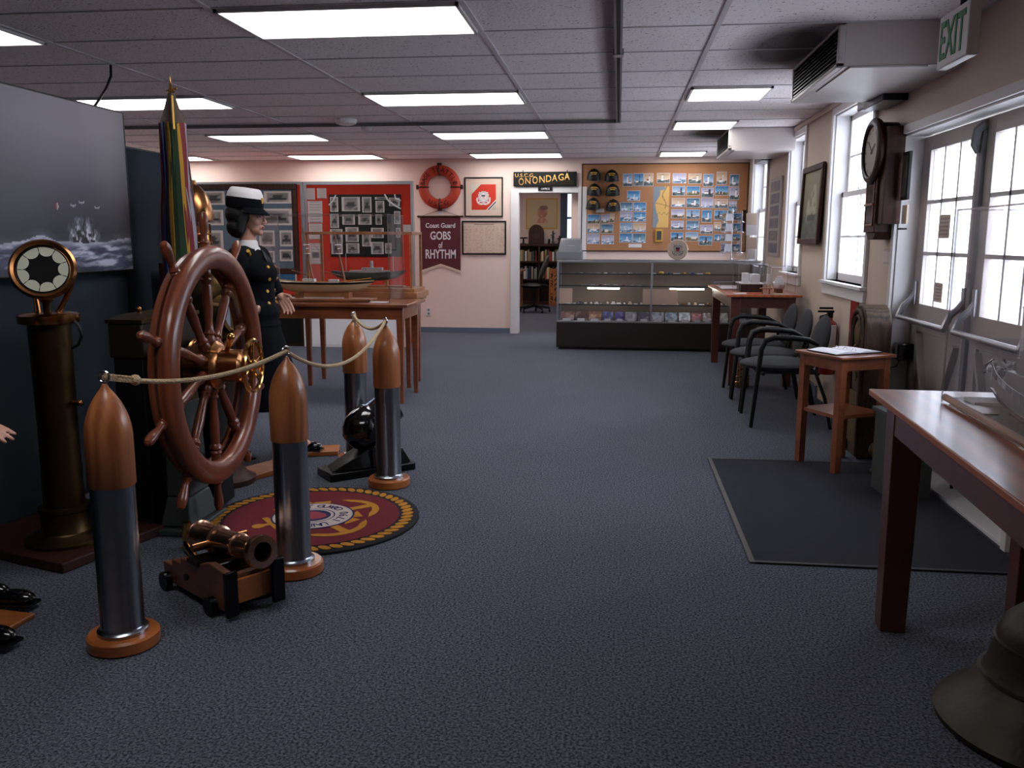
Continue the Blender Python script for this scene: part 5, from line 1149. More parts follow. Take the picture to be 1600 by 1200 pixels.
def coastmap(u, v):
    cx = .22+.16*(nz(0, v*5, 3))+.08*math.sin(v*9)
    if v > .9 and u < .62: return hx('#7d8791')
    if u < cx*(1.0 if v < .93 else 2): return hx('#7d8791')
    c = hx('#cfa562')
    if abs(u-.70-.12*math.sin(v*14)) < .022 and v > .45: c = hx('#5c4a2c')
    if abs(v-.62+.1*u) < .008 or abs(v-.34-.03*math.sin(u*20)) < .006: c = hx('#7a6436')
    return c
A_, B_ = onY(860+806/5, 250+208/5, YW), onY(860+920/5, 250+528/5, YW)
o = picture('coast_map', B_.x-A_.x, A_.z-B_.z, 26, 60, coastmap, X=FACE_S, d=.003); o.location = ((A_.x+B_.x)/2, YW-.0145, (A_.z+B_.z)/2); tag(o, 'tall yellow coastal map with grey sea pinned in the middle of the cork board', 'map')
t = thing('clock_plaque', 'small gold framed wooden plaque pinned under the coastal map', 'plaque', (*onY(1029.5, 368, YW).xz, 0)); pp_ = onY(1029.5, 368, YW); t.location = (pp_.x, YW-.0145, pp_.z)
MB().box(-.05, .05, -.022, 0, -.085, .085).build('frame', 'gold', t, bevel=.003); MB().box(-.032, .032, -.024, -.021, -.06, .06).build('panel', 'greygreen', t)
for (x0, y0, x1, y1, lab) in ((355, 380, 420, 410, 'tiny white caption card under the lowest left cap'), (612, 655, 712, 683, 'grey-edged caption card under the four-row photograph block'), (1050, 690, 1078, 700, 'tiny white tag at the lower edge of the cork board')):
    A_, B_ = onY(860+x0/5, 250+y0/5, YW), onY(860+x1/5, 250+y1/5, YW)
    o = MB().box(-(B_.x-A_.x)/2, (B_.x-A_.x)/2, -.003, 0, -(A_.z-B_.z)/2, (A_.z-B_.z)/2).build('caption_card', 'paper'); o.location = ((A_.x+B_.x)/2, YW-.0145, (A_.z+B_.z)/2); tag(o, lab, 'card')
# caps
def cap_(px, py, label, proto=None):
    p = onY(px, py, YW); loc = (p.x, YW-.016, p.z-.02)
    if proto: return dup(proto, label, loc, 0)
    t = thing('ball_cap', label, 'cap', loc, 0, 'black caps pinned to the cork board')
    q = MB().lathe([(.088*math.cos(a), .115*math.sin(a)) for a in [pi/2*k/9 for k in range(10)]], 24, Matrix.Diagonal((1.05, .9, 1, 1)) @ T(0, -.095, -.01))
    for i, v in enumerate(q.v): q.v[i] = Vector((v.x, min(v.y, -.001), v.z))
    q.build('crown', 'black', t)
    bl = MB(); vs = []
    for k in range(13):
        a = pi*k/12; c_, s_ = math.cos(a), math.sin(a)
        for r, dz in ((.090, 0), (.100, -.045), (.098, -.050), (.088, -.006)): vs.append((r*c_, -.085-(r-.01)*s_*.95-(.02*s_ if r > .1 else 0), -.012+dz*(.5+.5*s_)))
    bl.add(vs, [(k*4+j, k*4+(j+1) % 4, (k+1)*4+(j+1) % 4, (k+1)*4+j) for k in range(12) for j in range(4)]).build('bill', 'black', t)
    em = MB()
    for rr, n_, zz in ((.082, 7, .045), (.086, 5, .022)):
        for k in range(n_):
            a = -pi/2+(k-(n_-1)/2)*.15; x, y = rr*math.cos(a)*1.05, -.085+rr*math.sin(a)*.97
            em.box(-.0045, .0045, -.003, .003, -.007, .007, T(x, y, zz+.006*math.cos((k-(n_-1)/2)*.5)) @ RZ(a+pi/2))
    em.build('gold_embroidery', 'gold', t); MB().ball((0, -.082, .104), .008, 8).build('top_button', 'black', t)
    return t
c0 = cap_(928.4, 274.5, 'black cap with gold lettering, top left of the six on the cork board')
for (px, py, lab) in ((956, 276, 'top right'), (929, 297.5, 'middle left'), (957.4, 298, 'middle right'), (927, 319.5, 'bottom left'), (958, 322, 'bottom right')):
    cap_(px, py, 'black cap with gold lettering, %s of the six on the cork board' % lab, c0)
# ------------------------------------------------------------------ display panels at far left
YP = 10.6
def P_(px, py): p = onY(px, py, YP-.03); return p.x, p.z
t = thing('display_panel', 'free-standing red felt display board in a silver frame near the far wall', 'display board', (-3.19, YP, 0))
MB().box(-.66, .655, -.02, .02, .02, 1.97).build('felt_panel', 'red', t)
MB().box(.655, .69, -.03, .03, 0.001, 2.01).box(-.70, -.66, -.03, .03, 0.001, 2.01).box(-.66, .655, -.03, .03, 1.97, 2.01).build('frame', 'alu', t, bevel=.003)
t = thing('display_panel', 'red felt display board left of the red one, behind the large dark photo frame', 'display board', (-4.62, YP, 0))
MB().box(-.70, .69, -.02, .02, .02, 1.97).build('felt_panel', 'red', t)
MB().box(-.74, -.70, -.03, .03, 0.001, 2.01).box(-.70, .70, -.03, .03, 1.97, 2.01).box(.69, .725, -.03, .03, .001, 2.01).build('frame', 'alu', t, bevel=.003)
def gray_photo(seed, tone=('#3c3a40', '#a89a94')):
    def fn(u, v):
        c = mixc(hx(tone[1]), hx(tone[0]), .15+.5*nz(u*3, v*3, seed)) if v > .4 else mixc(hx(tone[0]), hx(tone[1]), nz(u*8, v*6, seed))
        if .3 < v < .45 and .2 < u < .8: c = hx('#231f22')
        if .45 < v < .7 and abs(u-.5) < .12*(1+nz(v*9, seed)): c = hx('#332d30')
        return mixc(c, hx('#c9b9b2'), .9) if min(u, v, 1-u, 1-v) < .09 else c
    return fn
a, b = P_(300, 288), P_(469, 428)
t = thing('framed_photographs', 'large dark frame of grey-matted ship photographs behind the mannequin head', 'picture', ((a[0]+b[0])/2, YP-.022, (a[1]+b[1])/2))
w_, h_ = b[0]-a[0], a[1]-b[1]
M['bluemat'] = mat('blue_grey_mat', '#4e5a68', .8)
MB().box(-w_/2, w_/2, -.03, -.001, -h_/2, -h_/2+.07).box(-w_/2, w_/2, -.03, -.001, h_/2-.07, h_/2).box(-w_/2, -w_/2+.07, -.03, -.001, -h_/2+.07, h_/2-.07).box(w_/2-.07, w_/2, -.03, -.001, -h_/2+.07, h_/2-.07).build('frame', 'dkwood', t, bevel=.004)
MB().box(-w_/2+.07, w_/2-.07, -.012, -.001, -h_/2+.07, h_/2-.07).build('mat_board', 'bluemat', t)
random.seed(5)
for i, (x0, y0, x1, y1) in enumerate(((412, 299, 456, 318), (405, 326, 458, 352), (405, 360, 430, 385), (437, 360, 458, 385), (315, 299, 352, 320), (312, 328, 350, 352), (312, 360, 350, 390), (437, 390, 458, 408), (405, 392, 430, 410))):
    p, q = P_(x0, y0), P_(x1, y1)
    picture('photograph', q[0]-p[0], p[1]-q[1], 14, 12, gray_photo(i), t, T((p[0]+q[0])/2-t.location.x, -.0125, (p[1]+q[1])/2-t.location.z) @ FACE_S)
a, b = P_(514, 304), P_(628, 401)
t = thing('photo_board', 'dark framed board of many small ship photographs on the red felt', 'photo board', ((a[0]+b[0])/2, YP-.022, (a[1]+b[1])/2))
w_, h_ = b[0]-a[0], a[1]-b[1]
MB().box(-w_/2, w_/2, -.016, -.001, -h_/2, h_/2).build('backing', 'black', t, bevel=.003)
L_ = [(516, 308, 529, 331), (534, 308, 563, 330), (566, 308, 581, 332), (586, 308, 606, 312), (587, 314, 601, 332), (608, 309, 625, 322), (516, 334, 530, 356), (535, 335, 555, 351), (560, 335, 581, 351), (587, 335, 597, 351), (516, 358, 536, 380), (540, 355, 561, 378), (566, 365, 580, 385), (580, 356, 600, 372), (616, 330, 626, 350), (619, 356, 626, 371), (518, 379, 536, 397), (541, 380, 562, 396), (580, 378, 600, 397), (602, 380, 612, 396)]
for i, (x0, y0, x1, y1) in enumerate(L_):
    p, q = P_(x0, y0), P_(x1, y1)
    picture('photograph', q[0]-p[0], p[1]-q[1], 12, 10, gray_photo(i+20), t, T((p[0]+q[0])/2-t.location.x, -.0165, (p[1]+q[1])/2-t.location.z) @ FACE_S)
MB().tube([(w_*.28, -.022, h_*.5), (w_*.33, -.022, h_*.40), (w_*.42, -.022, h_*.32), (w_*.5, -.022, h_*.27)], .010, 6).tube([(w_*.42, -.022, h_*.5), (w_*.43, -.022, h_*.43), (w_*.5, -.022, h_*.40)], .010, 6).tube([(-w_*.40, -.022, h_*.49), (-w_*.44, -.022, h_*.40), (-w_*.50, -.022, h_*.33)], .008, 6).build('white_cord', 'white', t)
for (x0, y0, x1, y1, lab) in ((477, 294, 492, 312, 'small clipping, upper left of the two at the top of the red felt'), (495, 294, 510, 310, 'small clipping, upper right of the two at the top of the red felt'), (480, 314, 504, 348, 'tall typed sheet below the two small clippings on the red felt'), (482, 349, 504, 374, 'second typed sheet on the red felt, below the tall one'), (483, 380, 503, 413, 'lowest typed sheet on the red felt, with a dark picture in it'), (630, 351, 642, 364, 'small card overlapping the silver frame at the right of the red felt')):
    p, q = P_(x0, y0), P_(x1, y1)
    o = picture('paper_sheet', q[0]-p[0], p[1]-q[1], 12, 24, (lambda s: lambda u, v: hx('#2b2b33') if (s == 483 and .3 < v < .55 and .2 < u < .8) else mixc(hx('#b8a6a2'), hx('#8d7f80'), 1 if int(v*22) % 3 == 0 and .12 < u < .88 else 0))(x0), X=FACE_S)
    o.location = ((p[0]+q[0])/2, YP-.0325 if x0 == 630 else YP-.0225, (p[1]+q[1])/2); tag(o, lab, 'paper')
a, b = P_(425, 420), P_(464, 447)
M['sea_blue'] = mat('sea_blue', '#2e5f86', .5, vary=.3)
t = thing('blue_picture', 'small blue picture in a pale frame low behind the mannequin arm', 'picture', ((a[0]+b[0])/2, YP-.022, (a[1]+b[1])/2))
w_, h_ = b[0]-a[0], a[1]-b[1]; MB().box(-w_/2, w_/2, -.018, -.001, -h_/2, h_/2).build('frame', 'cream', t); MB().box(-w_/2+.015, w_/2-.015, -.02, -.017, -h_/2+.015, h_/2-.015).build('print', 'sea_blue', t)
t = thing('white_cabinet', 'low white cabinet on the floor behind the cherry tables', 'cabinet', (-3.20, 10.33, 0))
MB().box(-.62, .62, -.10, .18, .001, .36).box(-.63, .63, -.11, .19, .36, .385).build('body', 'trimw', t, bevel=.004)
MB().box(-.60, .0, -.104, -.10, .03, .34).box(.01, .60, -.104, -.10, .03, .34).build('door', 'white', t)
t = thing('leaning_frame', 'brass-edged dark panel leaning by the white cabinet', 'panel', (-4.10, 10.30, 0))
MB().box(-.25, .25, -.01, .01, .001, .62).build('panel', 'black', t); MB().box(.23, .255, -.015, .015, .001, .63).box(-.255, -.23, -.015, .015, .001, .63).box(-.23, .23, -.015, .015, .001, .025).box(-.23, .23, -.015, .015, .60, .63).build('frame', 'brassold', t)
# ------------------------------------------------------------------ glass counter
CX0, CX1, CY0, CY1, CT = -.725, 1.64, 10.42, 10.98, 1.07
t = thing('glass_counter', 'long glass display counter on a dark base below the cork board', 'display counter', (0, 0, 0))
MB().box(CX0, CX1, CY0-.01, CY1, .03, .335).box(CX0+.03, CX1-.03, CY0+.03, CY1-.02, .001, .03).build('base', 'ebony', t, bevel=.005)
M['grn'] = mat('dull_brown_panel', '#8a7a6e', .7)
MB().box(CX0+.02, CX1-.02, CY1-.02, CY1, .335, CT-.02).build('back_panel', 'grn', t)
fr = MB(); q = .011
for x in (CX0+q, (CX0+CX1)/2-.06, CX1-q): fr.box(x-q, x+q, CY0, CY0+.02, .335, CT)
for x in (CX0+q, CX1-q): fr.box(x-q, x+q, CY1-.04, CY1-.02, .335, CT)
fr.box(CX0, CX1, CY0-.004, CY0+.02, CT-.025, CT).box(CX0, CX1, CY1-.03, CY1, CT-.025, CT).box(CX0, CX0+.02, CY0, CY1, CT-.025, CT).box(CX1-.02, CX1, CY0, CY1, CT-.025, CT).box(CX0, CX1, CY0-.006, CY0+.016, .335, .352)
fr.build('metal_frame', 'alu', t, bevel=.002)
MB().box(CX0+.02, CX1-.02, CY0+.006, CY0+.011, .352, CT-.025).build('front_glass', 'caseglass', t)
MB().box(CX0+.008, CX0+.013, CY0+.02, CY1-.04, .352, CT-.025).box(CX1-.013, CX1-.008, CY0+.02, CY1-.04, .352, CT-.025).build('side_glass', 'caseglass', t)
MB().box(CX0+.02, CX1-.02, CY0+.02, CY1-.03, CT-.012, CT-.005).build('top_glass', 'caseglass', t)
M['shelf'] = mat('glass_shelf_edge', '#303a44', .2, spec=.8)
SH = (.905, .765, .545)
for z, dy in zip(SH, (.22, .12, .04)):
    MB().box(CX0+.02, CX1-.02, CY0+dy, CY1-.03, z-.008, z).build('shelf', 'caseglass', t); MB().box(CX0+.02, CX1-.02, CY0+dy-.004, CY0+dy, z-.010, z+.001).build('shelf_edge', 'shelf', t)
MB().box(CX0+.05, CX1-.05, CY0+.02, CY1-.03, .336, .345).build('deck', 'dkwood', t)
MB().cyl((-.36, CY0+.14, .735), (.02, CY0+.14, .735), .011, n=10).build('lit_tube', 'tube', t); MB().cyl((.62, CY0+.14, .735), (1.02, CY0+.14, .735), .011, n=10).build('lit_tube', 'tube', t)
MB().box(-.38, .04, CY0+.125, CY0+.155, .742, .756).box(.60, 1.04, CY0+.125, CY0+.155, .742, .756).build('tube_holder', 'alu', t)
cov = ['#8a5a4a', '#5b3a30', '#9a6a50', '#3b3f86', '#4a3f8f', '#a59aa8', '#584d66', '#8d8fa0', '#7d95b5', '#b5bccb', '#7a2f33', '#b09a94', '#c0b2a0', '#8a8f94']
bx = [(62, 155), (160, 245), (248, 335), (340, 412), (422, 487), (490, 570), (575, 652), (660, 750), (755, 840), (845, 925), (930, 1000), (1003, 1062), (1108, 1175), (1240, 1300)]
bw = ['brown harbour-scene cover, leftmost', 'dark brown cover, second', 'tan cover, third', 'deep blue cover, fourth', 'violet-blue cover, fifth', 'pale lilac cover, sixth', 'dusky purple cover, seventh', 'grey speckled cover, eighth', 'light blue cover, ninth', 'whitish cover, tenth', 'dark red cover, eleventh', 'pinkish cover, twelfth', 'cream cover, thirteenth', 'grey cover, rightmost']
for i, ((x0, x1), c) in enumerate(zip(bx, cov)):
    p, q = onY(860+x0/4.21, 500, CY0+.10), onY(860+x1/4.21, 500, CY0+.10); wd = q.x-p.x-.01
    t = thing('book', 'book with %s in the bottom row of the glass counter' % bw[i], 'book', ((p.x+q.x)/2, CY0+.13, .348))
    Q = RX(-.95)
    MB().box(-wd/2, wd/2, -.004, .012, .004, .15, Q).build('pages', 'paper', t)
    picture('cover', wd, .15, 10, 8, (lambda cc, s: lambda u, v: mixc(hx(cc), hx('#d8cfc8') if nz(u*4, v*4, s) > .6 else hx('#2a2226'), .55*nz(u*5, v*5, s+9)))(c, i), t, Q @ T(0, -.0045, .079) @ FACE_S)
    MB().box(-wd*.3, wd*.3, -.075, -.072, .0, .028).build('price_card', 'white', t)
random.seed(9)
def smalls(z, y, x0, x1, n, names, where, hmax=.035):
    for i in range(n):
        x = x0+(x1-x0)*(i+.5)/n; wd = (x1-x0)/n*random.uniform(.45, .85); h_ = random.uniform(.010, hmax); nm, m_, cat = names[i % len(names)]
        o = MB(T(x, y, z+.001)); 
        if i % 3 == 1: o.lathe([(wd*.35, 0), (wd*.42, h_*.4), (wd*.3, h_), (0, h_*1.02)], 14, Matrix.Diagonal((1, .8, 1, 1)))
        elif i % 3 == 2: o.box(-wd/2, wd/2, -.03, .03, 0, h_*.35).box(-wd*.3, wd*.3, -.02, .02, h_*.35, h_)
        else: o.box(-wd/2, wd/2, -.035, .035, 0, h_*.6, RZ(random.uniform(-.2, .2)))
        tag(o.build(nm, m_, bevel=.002), '%s %s, %s from the left' % ({'white': 'white', 'paper': 'off-white', 'brass': 'brass', 'sea_blue': 'blue', 'chrome': 'silver', 'cream': 'cream', 'grey': 'grey', 'gold': 'gold', 'black': 'black', 'maroon': 'maroon'}[m_], where % cat, ORD[i]), cat)
smalls(.545, CY0+.14, -.62, .32, 14, [('trinket_box', 'white', 'trinket'), ('souvenir_mug', 'paper', 'trinket'), ('souvenir_pin', 'chrome', 'trinket'), ('souvenir_patch', 'cream', 'trinket')], '%s on the third shelf of the glass counter, left half')
smalls(.545, CY0+.14, .52, 1.55, 14, [('souvenir_patch', 'paper', 'trinket'), ('trinket_box', 'cream', 'trinket'), ('souvenir_pin', 'white', 'trinket'), ('souvenir_mug', 'brass', 'trinket')], '%s on the third shelf of the glass counter, right half')
smalls(.905, CY0+.30, .38, 1.12, 8, [('souvenir_pin', 'paper', 'trinket'), ('souvenir_coin', 'gold', 'trinket'), ('trinket_box', 'sea_blue', 'trinket')], '%s on the top shelf of the glass counter, right half', .028)
smalls(.905, CY0+.30, -.60, .30, 9, [('souvenir_coin', 'grey', 'trinket'), ('souvenir_pin', 'chrome', 'trinket'), ('trinket_box', 'grey', 'trinket')], '%s on the top shelf of the glass counter, left half', .016)
smalls(.765, CY0+.20, -.45, .30, 8, [('souvenir_pin', 'chrome', 'trinket'), ('souvenir_coin', 'grey', 'trinket'), ('souvenir_patch', 'maroon', 'trinket')], '%s on the second shelf of the glass counter', .014)
M['tanboard'] = mat('tan_board', '#d0ac98', .8)
tag(MB(T(.50, CY0+.11, .547) @ RX(-.12)).box(-.20, .21, 0, .005, 0, .185).build('tan_board', 'tanboard'), 'tan upright board in the middle of the glass counter', 'board')
tag(MB(T(-.63, CY0+.11, .547) @ RX(-.12)).box(-.075, .085, 0, .005, 0, .185).build('tan_board', 'tanboard'), 'tan upright board at the left end of the glass counter', 'board')
# things on the counter
t = thing('cash_register', 'grey cash register on the left end of the glass counter', 'cash register', (-.585, 10.70, CT))
MB().box(-.16, .15, -.16, .20, 0, .10).add([(-.14, -.15, .10), (.14, -.15, .10), (.14, .18, .10), (-.14, .18, .10), (-.12, .02, .24), (.12, .02, .24), (.12, .16, .26), (-.12, .16, .26)], [(0, 1, 5, 4), (1, 2, 6, 5), (2, 3, 7, 6), (3, 0, 4, 7), (4, 5, 6, 7), (3, 2, 1, 0)]).build('body', 'grey', t, bevel=.006)
MB().box(-.03, .05, -.062, -.055, .15, .175).build('display', 'white', t); MB().box(-.155, .145, -.163, -.16, .02, .085).cyl((-.07, -.16, .05), (-.07, -.17, .05), .008, n=8).build('drawer', 'grey', t)
t = thing('seal_plaque', 'round cream wooden plaque with a painted crossed-anchor seal on the counter', 'plaque', (.72, 10.93, CT+.125), 0)
PL = RX(pi/2+.10)
MB(PL).lathe([(.118, -.012), (.125, -.006), (.125, .006), (.118, .012), (0, .012)], 48).build('disc', 'cream', t)
s_ = MB(PL)
for sg in (-1, 1):
    s_.prism(rotp([(-.005, -.08), (.005, -.08), (.005, .075), (-.005, .075)], sg*.7), .012, .014).prism(rotp([(-.028, .05), (.028, .05), (.028, .058), (-.028, .058)], sg*.7), .012, .0145)
    s_.prism(rotp([(.045*math.sin(b_), -.035-.045*math.cos(b_)) for b_ in [-1.2+2.4*k/10 for k in range(11)]]+[(.030*math.sin(b_), -.04-.03*math.cos(b_)) for b_ in [1.1-2.2*k/10 for k in range(11)]], sg*.7), .012, .0145)
s_.build('anchors', 'grey', t); ringprism(MB(PL), .034, .050, .0125, .016).build('seal_ring', 'hullgrey', t)
MB(PL).prism([(-.022, .024), (.022, .024), (.022, -.006), (0, -.026), (-.022, -.006)], .0125, .016).build('shield', 'rpink', t); MB(PL).box(-.023, .023, .012, .026, .0125, .0165).build('shield_top', 'rblue', t)
t = thing('postcard_spinner', 'wire spinner rack of postcards on the right end of the glass counter', 'postcard rack', (1.33, 10.66, CT))
MB().lathe([(.11, 0), (.11, .008), (.02, .014), (.006, .03), (.006, .60), (0, .61)], 20).build('stand', 'alu', t)
wr_ = MB()
for k in range(4):
    a = k*pi/2+.35; c_, s2 = math.cos(a), math.sin(a)
    for z in (.10, .22, .34, .46): wr_.tube([(.10*c_-.055*s2, .10*s2+.055*c_, z), (.12*c_-.055*s2, .12*s2+.055*c_, z-.01), (.12*c_+.055*s2, .12*s2-.055*c_, z-.01), (.10*c_+.055*s2, .10*s2-.055*c_, z)], .002, 4)
    wr_.cyl((.10*c_-.05*s2, .10*s2+.05*c_, .06), (.10*c_-.05*s2, .10*s2+.05*c_, .58), .002, n=4).cyl((.10*c_+.05*s2, .10*s2-.05*c_, .06), (.10*c_+.05*s2, .10*s2-.05*c_, .58), .002, n=4)
wr_.build('wire_pockets', 'chrome', t)
side = ['the left face', 'the front face', 'the right face', 'the back face']
for k in range(4):
    a = k*pi/2+.35; nm = ['right rear', 'left rear', 'left front', 'right front'][k]
    if k in (0,): continue
    for j, z in enumerate((.105, .225, .345, .465)):
        o = picture('postcard', .105, .085 if j % 2 else .095, 10, 8, scene_print(['land', 'sea', 'darklight', 'lighthouse'][(j+k) % 4], 90+k*5+j), X=Matrix.Identity(4))
        o.matrix_world = T(1.33+.112*math.cos(a), 10.66+.112*math.sin(a), CT+z+.045) @ RZ(a+pi/2) @ RX(pi/2-.12)
        tag(o, 'postcard in the %s pocket of the %s side of the spinner rack' % (['bottom', 'second lowest', 'second highest', 'top'][j], nm), 'postcard', 'postcards in the spinner rack')
for j, (z, wd, hh, m_) in enumerate(((.47, .12, .10, 'printed'), (.30, .13, .15, 'white'), (.20, .11, .07, 'white'))): pass
t = thing('brochure_rack', 'clear stepped brochure stand holding white and orange leaflets on the counter', 'brochure stand', (1.56, 10.66, CT))
MB().box(-.07, .07, -.09, .09, 0, .008).box(-.07, .07, .07, .078, .0, .56).build('stand', 'acrylic', t)
for j, (z, y, m_) in enumerate(((.42, .03, 'cream'), (.30, 0, 'white'), (.14, -.05, 'cream'))): MB(T(0, y, z) @ RX(-.25)).box(-.065, .055, 0, .008, 0, .14).build('leaflet', m_, t)
MB(T(0, -.06, .02) @ RX(-.25)).box(-.055, .045, 0, .008, 0, .12).build('leaflet', 'paper', t)
# ------------------------------------------------------------------ small cases on the far table
clear_case('small clear case with a two-tier miniature on the far cherry table', 1.25, 8.55, .26, .40, .26, .836)
clear_case('low wide clear case with a white miniature boat on the far cherry table', 1.48, 8.30, .22, .40, .24, .836)
clear_case('flat shallow clear tray case at the left side of the far cherry table', 1.10, 8.95, .22, .62, .05, .836)
tag(MB(T(1.10, 8.95, .8365)).box(-.09, .09, -.28, .28, 0, .012).build('printed_panel', 'hullgrey'), 'grey printed panel inside the flat clear tray case', 'panel')
t = thing('miniature_boathouse', 'miniature two-tier wooden boathouse in the small clear case', 'model', (1.25, 8.55, .8365))
MB().box(-.10, .10, -.15, .15, 0, .07).build('lower_tier', 'dkwood', t); MB().box(-.11, .11, -.16, .16, .07, .08).box(-.07, -.02, -.10, .05, .08, .17).box(.01, .08, -.10, .08, .08, .16).build('upper_tier', 'trimw', t)
t = thing('miniature_boat', 'white miniature motor boat with red stripe in the low clear case', 'ship model', (1.48, 8.30, .8365), pi/2)
v, f = hull(.30, .10, .06); MB(T(0, 0, .09)).add(v, f).build('hull', 'white', t); MB().box(-.06, .05, -.03, .03, .088, .13).box(-.04, .02, -.02, .02, .13, .15).build('cabin', 'white', t); MB().box(-.05, -.03, -.03, .03, 0, .04).box(.05, .07, -.03, .03, 0, .04).build('cradle', 'oak', t); MB().box(.05, .075, -.045, .045, .06, .085).build('red_stripe', 'buoy', t)
t = thing('small_wooden_stand', 'little turned wooden stand at the front of the far cherry table', 'stand', (1.33, 8.08, .836))
MB().box(-.05, .05, -.04, .04, .045, .055).cyl((-.03, 0, 0), (-.03, 0, .045), .006).cyl((.03, 0, 0), (.03, 0, .045), .006).build('stand', 'oak', t)
for (x, y, r_, lab, m_) in ((1.13, 8.12, .1, 'white leaflet lying on the near left corner of the far cherry table', 'white'), (1.24, 8.10, -.3, 'red and white leaflet lying next to the white one on the far cherry table', 'buoy'), (1.47, 8.08, 0, 'cream card at the near right corner of the far cherry table', 'cream')):
    tag(MB(T(x, y, .836) @ RZ(r_)).box(-.075, .06, -.06, .06, 0, .004).build('leaflet', m_), lab, 'leaflet')
# gold trophy figure under the far table/chairs
t = thing('wrapped_relic', 'dark relic with glinting copper bands on the floor by the far table leg', 'relic', (1.13, 7.93, 0))
MB().lathe([(.05, .001), (.065, .02), (.07, .08), (.062, .14), (.07, .19), (.05, .23), (0, .24)], 20).build('body', 'gnarl', t)
for z in (.05, .10, .17): MB().lathe([(.069, z), (.074, z+.006), (.069, z+.012)], 20).build('copper_band', 'brass', t)
# ------------------------------------------------------------------ office beyond the doorway
ceiling_light(-2.2, 14, U, 'added unseen office ceiling panel nearer the doorway')  # out-of-view panel added to light the office
ceiling_light(-2.2, 18, U, 'added unseen office ceiling panel nearer the bookcase')  # second unseen panel, added because the office was too dark
YO = 17.85
def O_(px, py, y=YO): return onY(px, py, y)
a, b = O_(810, 381, 17.45), O_(877, 381, 17.45); zt = a.z
t = thing('office_bookcase', 'dark wooden bookcase against the back wall of the office', 'bookcase', (0, 17.65, 0)); bx0, bx1 = a.x-.35, b.x
bk = MB().box(bx0, bx1, -.20, .18, zt-.045, zt).box(bx0, bx1, -.18, .18, .001, .06).box(bx0, bx1, .16, .18, .06, zt-.045)
for x in (bx0+.0, a.x+.40, bx1-.03): bk.box(x, x+.03, -.18, .16, .06, zt-.045)
s1, s2 = O_(840, 408, 17.45).z, O_(840, 436, 17.45).z
for z in (s1, s2): bk.box(bx0, bx1, -.18, .16, z-.03, z)
bk.build('carcass', 'dkwood', t)
random.seed(21); bc = {'#8f7a50': 'olive', '#6e2a24': 'dark red', '#c9b8a0': 'cream', '#2f4038': 'dark green', '#7e8a96': 'grey-blue', '#a8452f': 'rust', '#d2c9c0': 'pale', '#2c3350': 'navy', '#b49a5a': 'mustard'}
bm_ = {c: mat('book_'+n_.replace(' ', '_'), c, .6) for c, n_ in bc.items()}
for z, nm, n_ in ((s1, 'upper', 24), (s2, 'middle', 22)):
    x = a.x+.02; i = 0
    while x < bx1-.07 and i < n_:
        wd = random.uniform(.020, .04); hh = random.uniform(.17, .23 if nm == 'upper' else .26); c = random.choice(list(bc))
        if a.x+.38 < x+wd and x < a.x+.44: x = a.x+.445; continue
        tag(MB(T(x, 17.5, z)).box(0, wd-.002, 0, .15, .0005, hh).build('book', bm_[c], bevel=.002), '%s book on the %s office shelf, %s from the left in the doorway view' % (bc[c], nm, ORD[i]), 'book', 'books in the office bookcase')
        x += wd+(.0 if random.random() > .15 else .02); i += 1
a, b = O_(822, 310), O_(871, 358)
t = thing('portrait_drawing', 'red chalk portrait drawing in a thin gold frame on the office wall', 'picture', ((a.x+b.x)/2, YO, (a.z+b.z)/2)); w_, h_ = b.x-a.x, a.z-b.z
MB().box(-w_/2, w_/2, -.02, -.002, -h_/2, h_/2).build('frame', 'gold', t)
def portrait(u, v):
    c = hx('#c8ab84'); x, y = (u-.52), (v-.55)
    if (x/.17)**2+((y)/.21)**2 < 1: c = mixc(hx('#c28a6a'), hx('#9c5542'), nz(u*12, v*12, 4)*.8)
    if (x-.05)**2/.02+((y-.16)**2)/.006 < 1: c = hx('#7d5247')
    if abs(x+.0) < .20-.6*max(0, (v-.2)) and .16 < v < .36: c = mixc(hx('#b8604a'), hx('#c8ab84'), nz(u*14, v*10, 7))
    return c
picture('drawing', w_-.05, h_-.05, 40, 44, portrait, t, T(0, -.0205, 0) @ FACE_S)
zs = zt
t = thing('arched_radio', 'dark cathedral-shaped wooden radio on top of the office bookcase', 'radio', (O_(838, 370, 17.6).x, 17.62, zs+.001))
MB().prism([(-.15, 0), (.15, 0), (.15, .22)]+[(.15*math.cos(q_), .22+.16*math.sin(q_)) for q_ in [pi*k/12 for k in range(1, 12)]]+[(-.15, .22)], -.08, .08, RX(pi/2)).build('case', 'dkwood', t, bevel=.006)
MB().lathe([(.06, 0), (.06, .004), (0, .004)], 20, T(0, -.08, .16) @ RX(pi/2)).cyl((0, -.08, .05), (0, -.095, .05), .015).build('dial_and_knob', 'carved', t)
for (px, h_, lab, m_) in ((818, .13, 'small dark anvil-shaped ornament left of the office radio', 'black'), (858, .10, 'small dark pot on the office bookcase', 'dk'), (864, .27, 'tall dark figurine on the office bookcase', 'greygreen'), (874, .17, 'small reddish figurine at the right end of the office bookcase', 'carved')):
    x = O_(px, 370, 17.6).x; o = MB(T(x, 17.6, zs+.001))
    if px == 818: o.box(-.08, .08, -.03, .03, h_-.03, h_).taper((0, 0, .01), (.04, .04), (0, 0, h_-.03), (.03, .03)).box(-.05, .05, -.03, .03, 0, .012)
    else: o.lathe([(.035, 0), (.03, .015), (.018, h_*.25), (.028, h_*.5), (.015, h_*.7), (.02, h_*.82), (.012, h_*.95), (0, h_)], 14)
    if px in (864, 874): o.tube([(-.05, 0, h_*.62), (0, 0, h_*.68), (.05, 0, h_*.78)], .009, 6)
    tag(o.build('ornament', m_), lab, 'ornament')
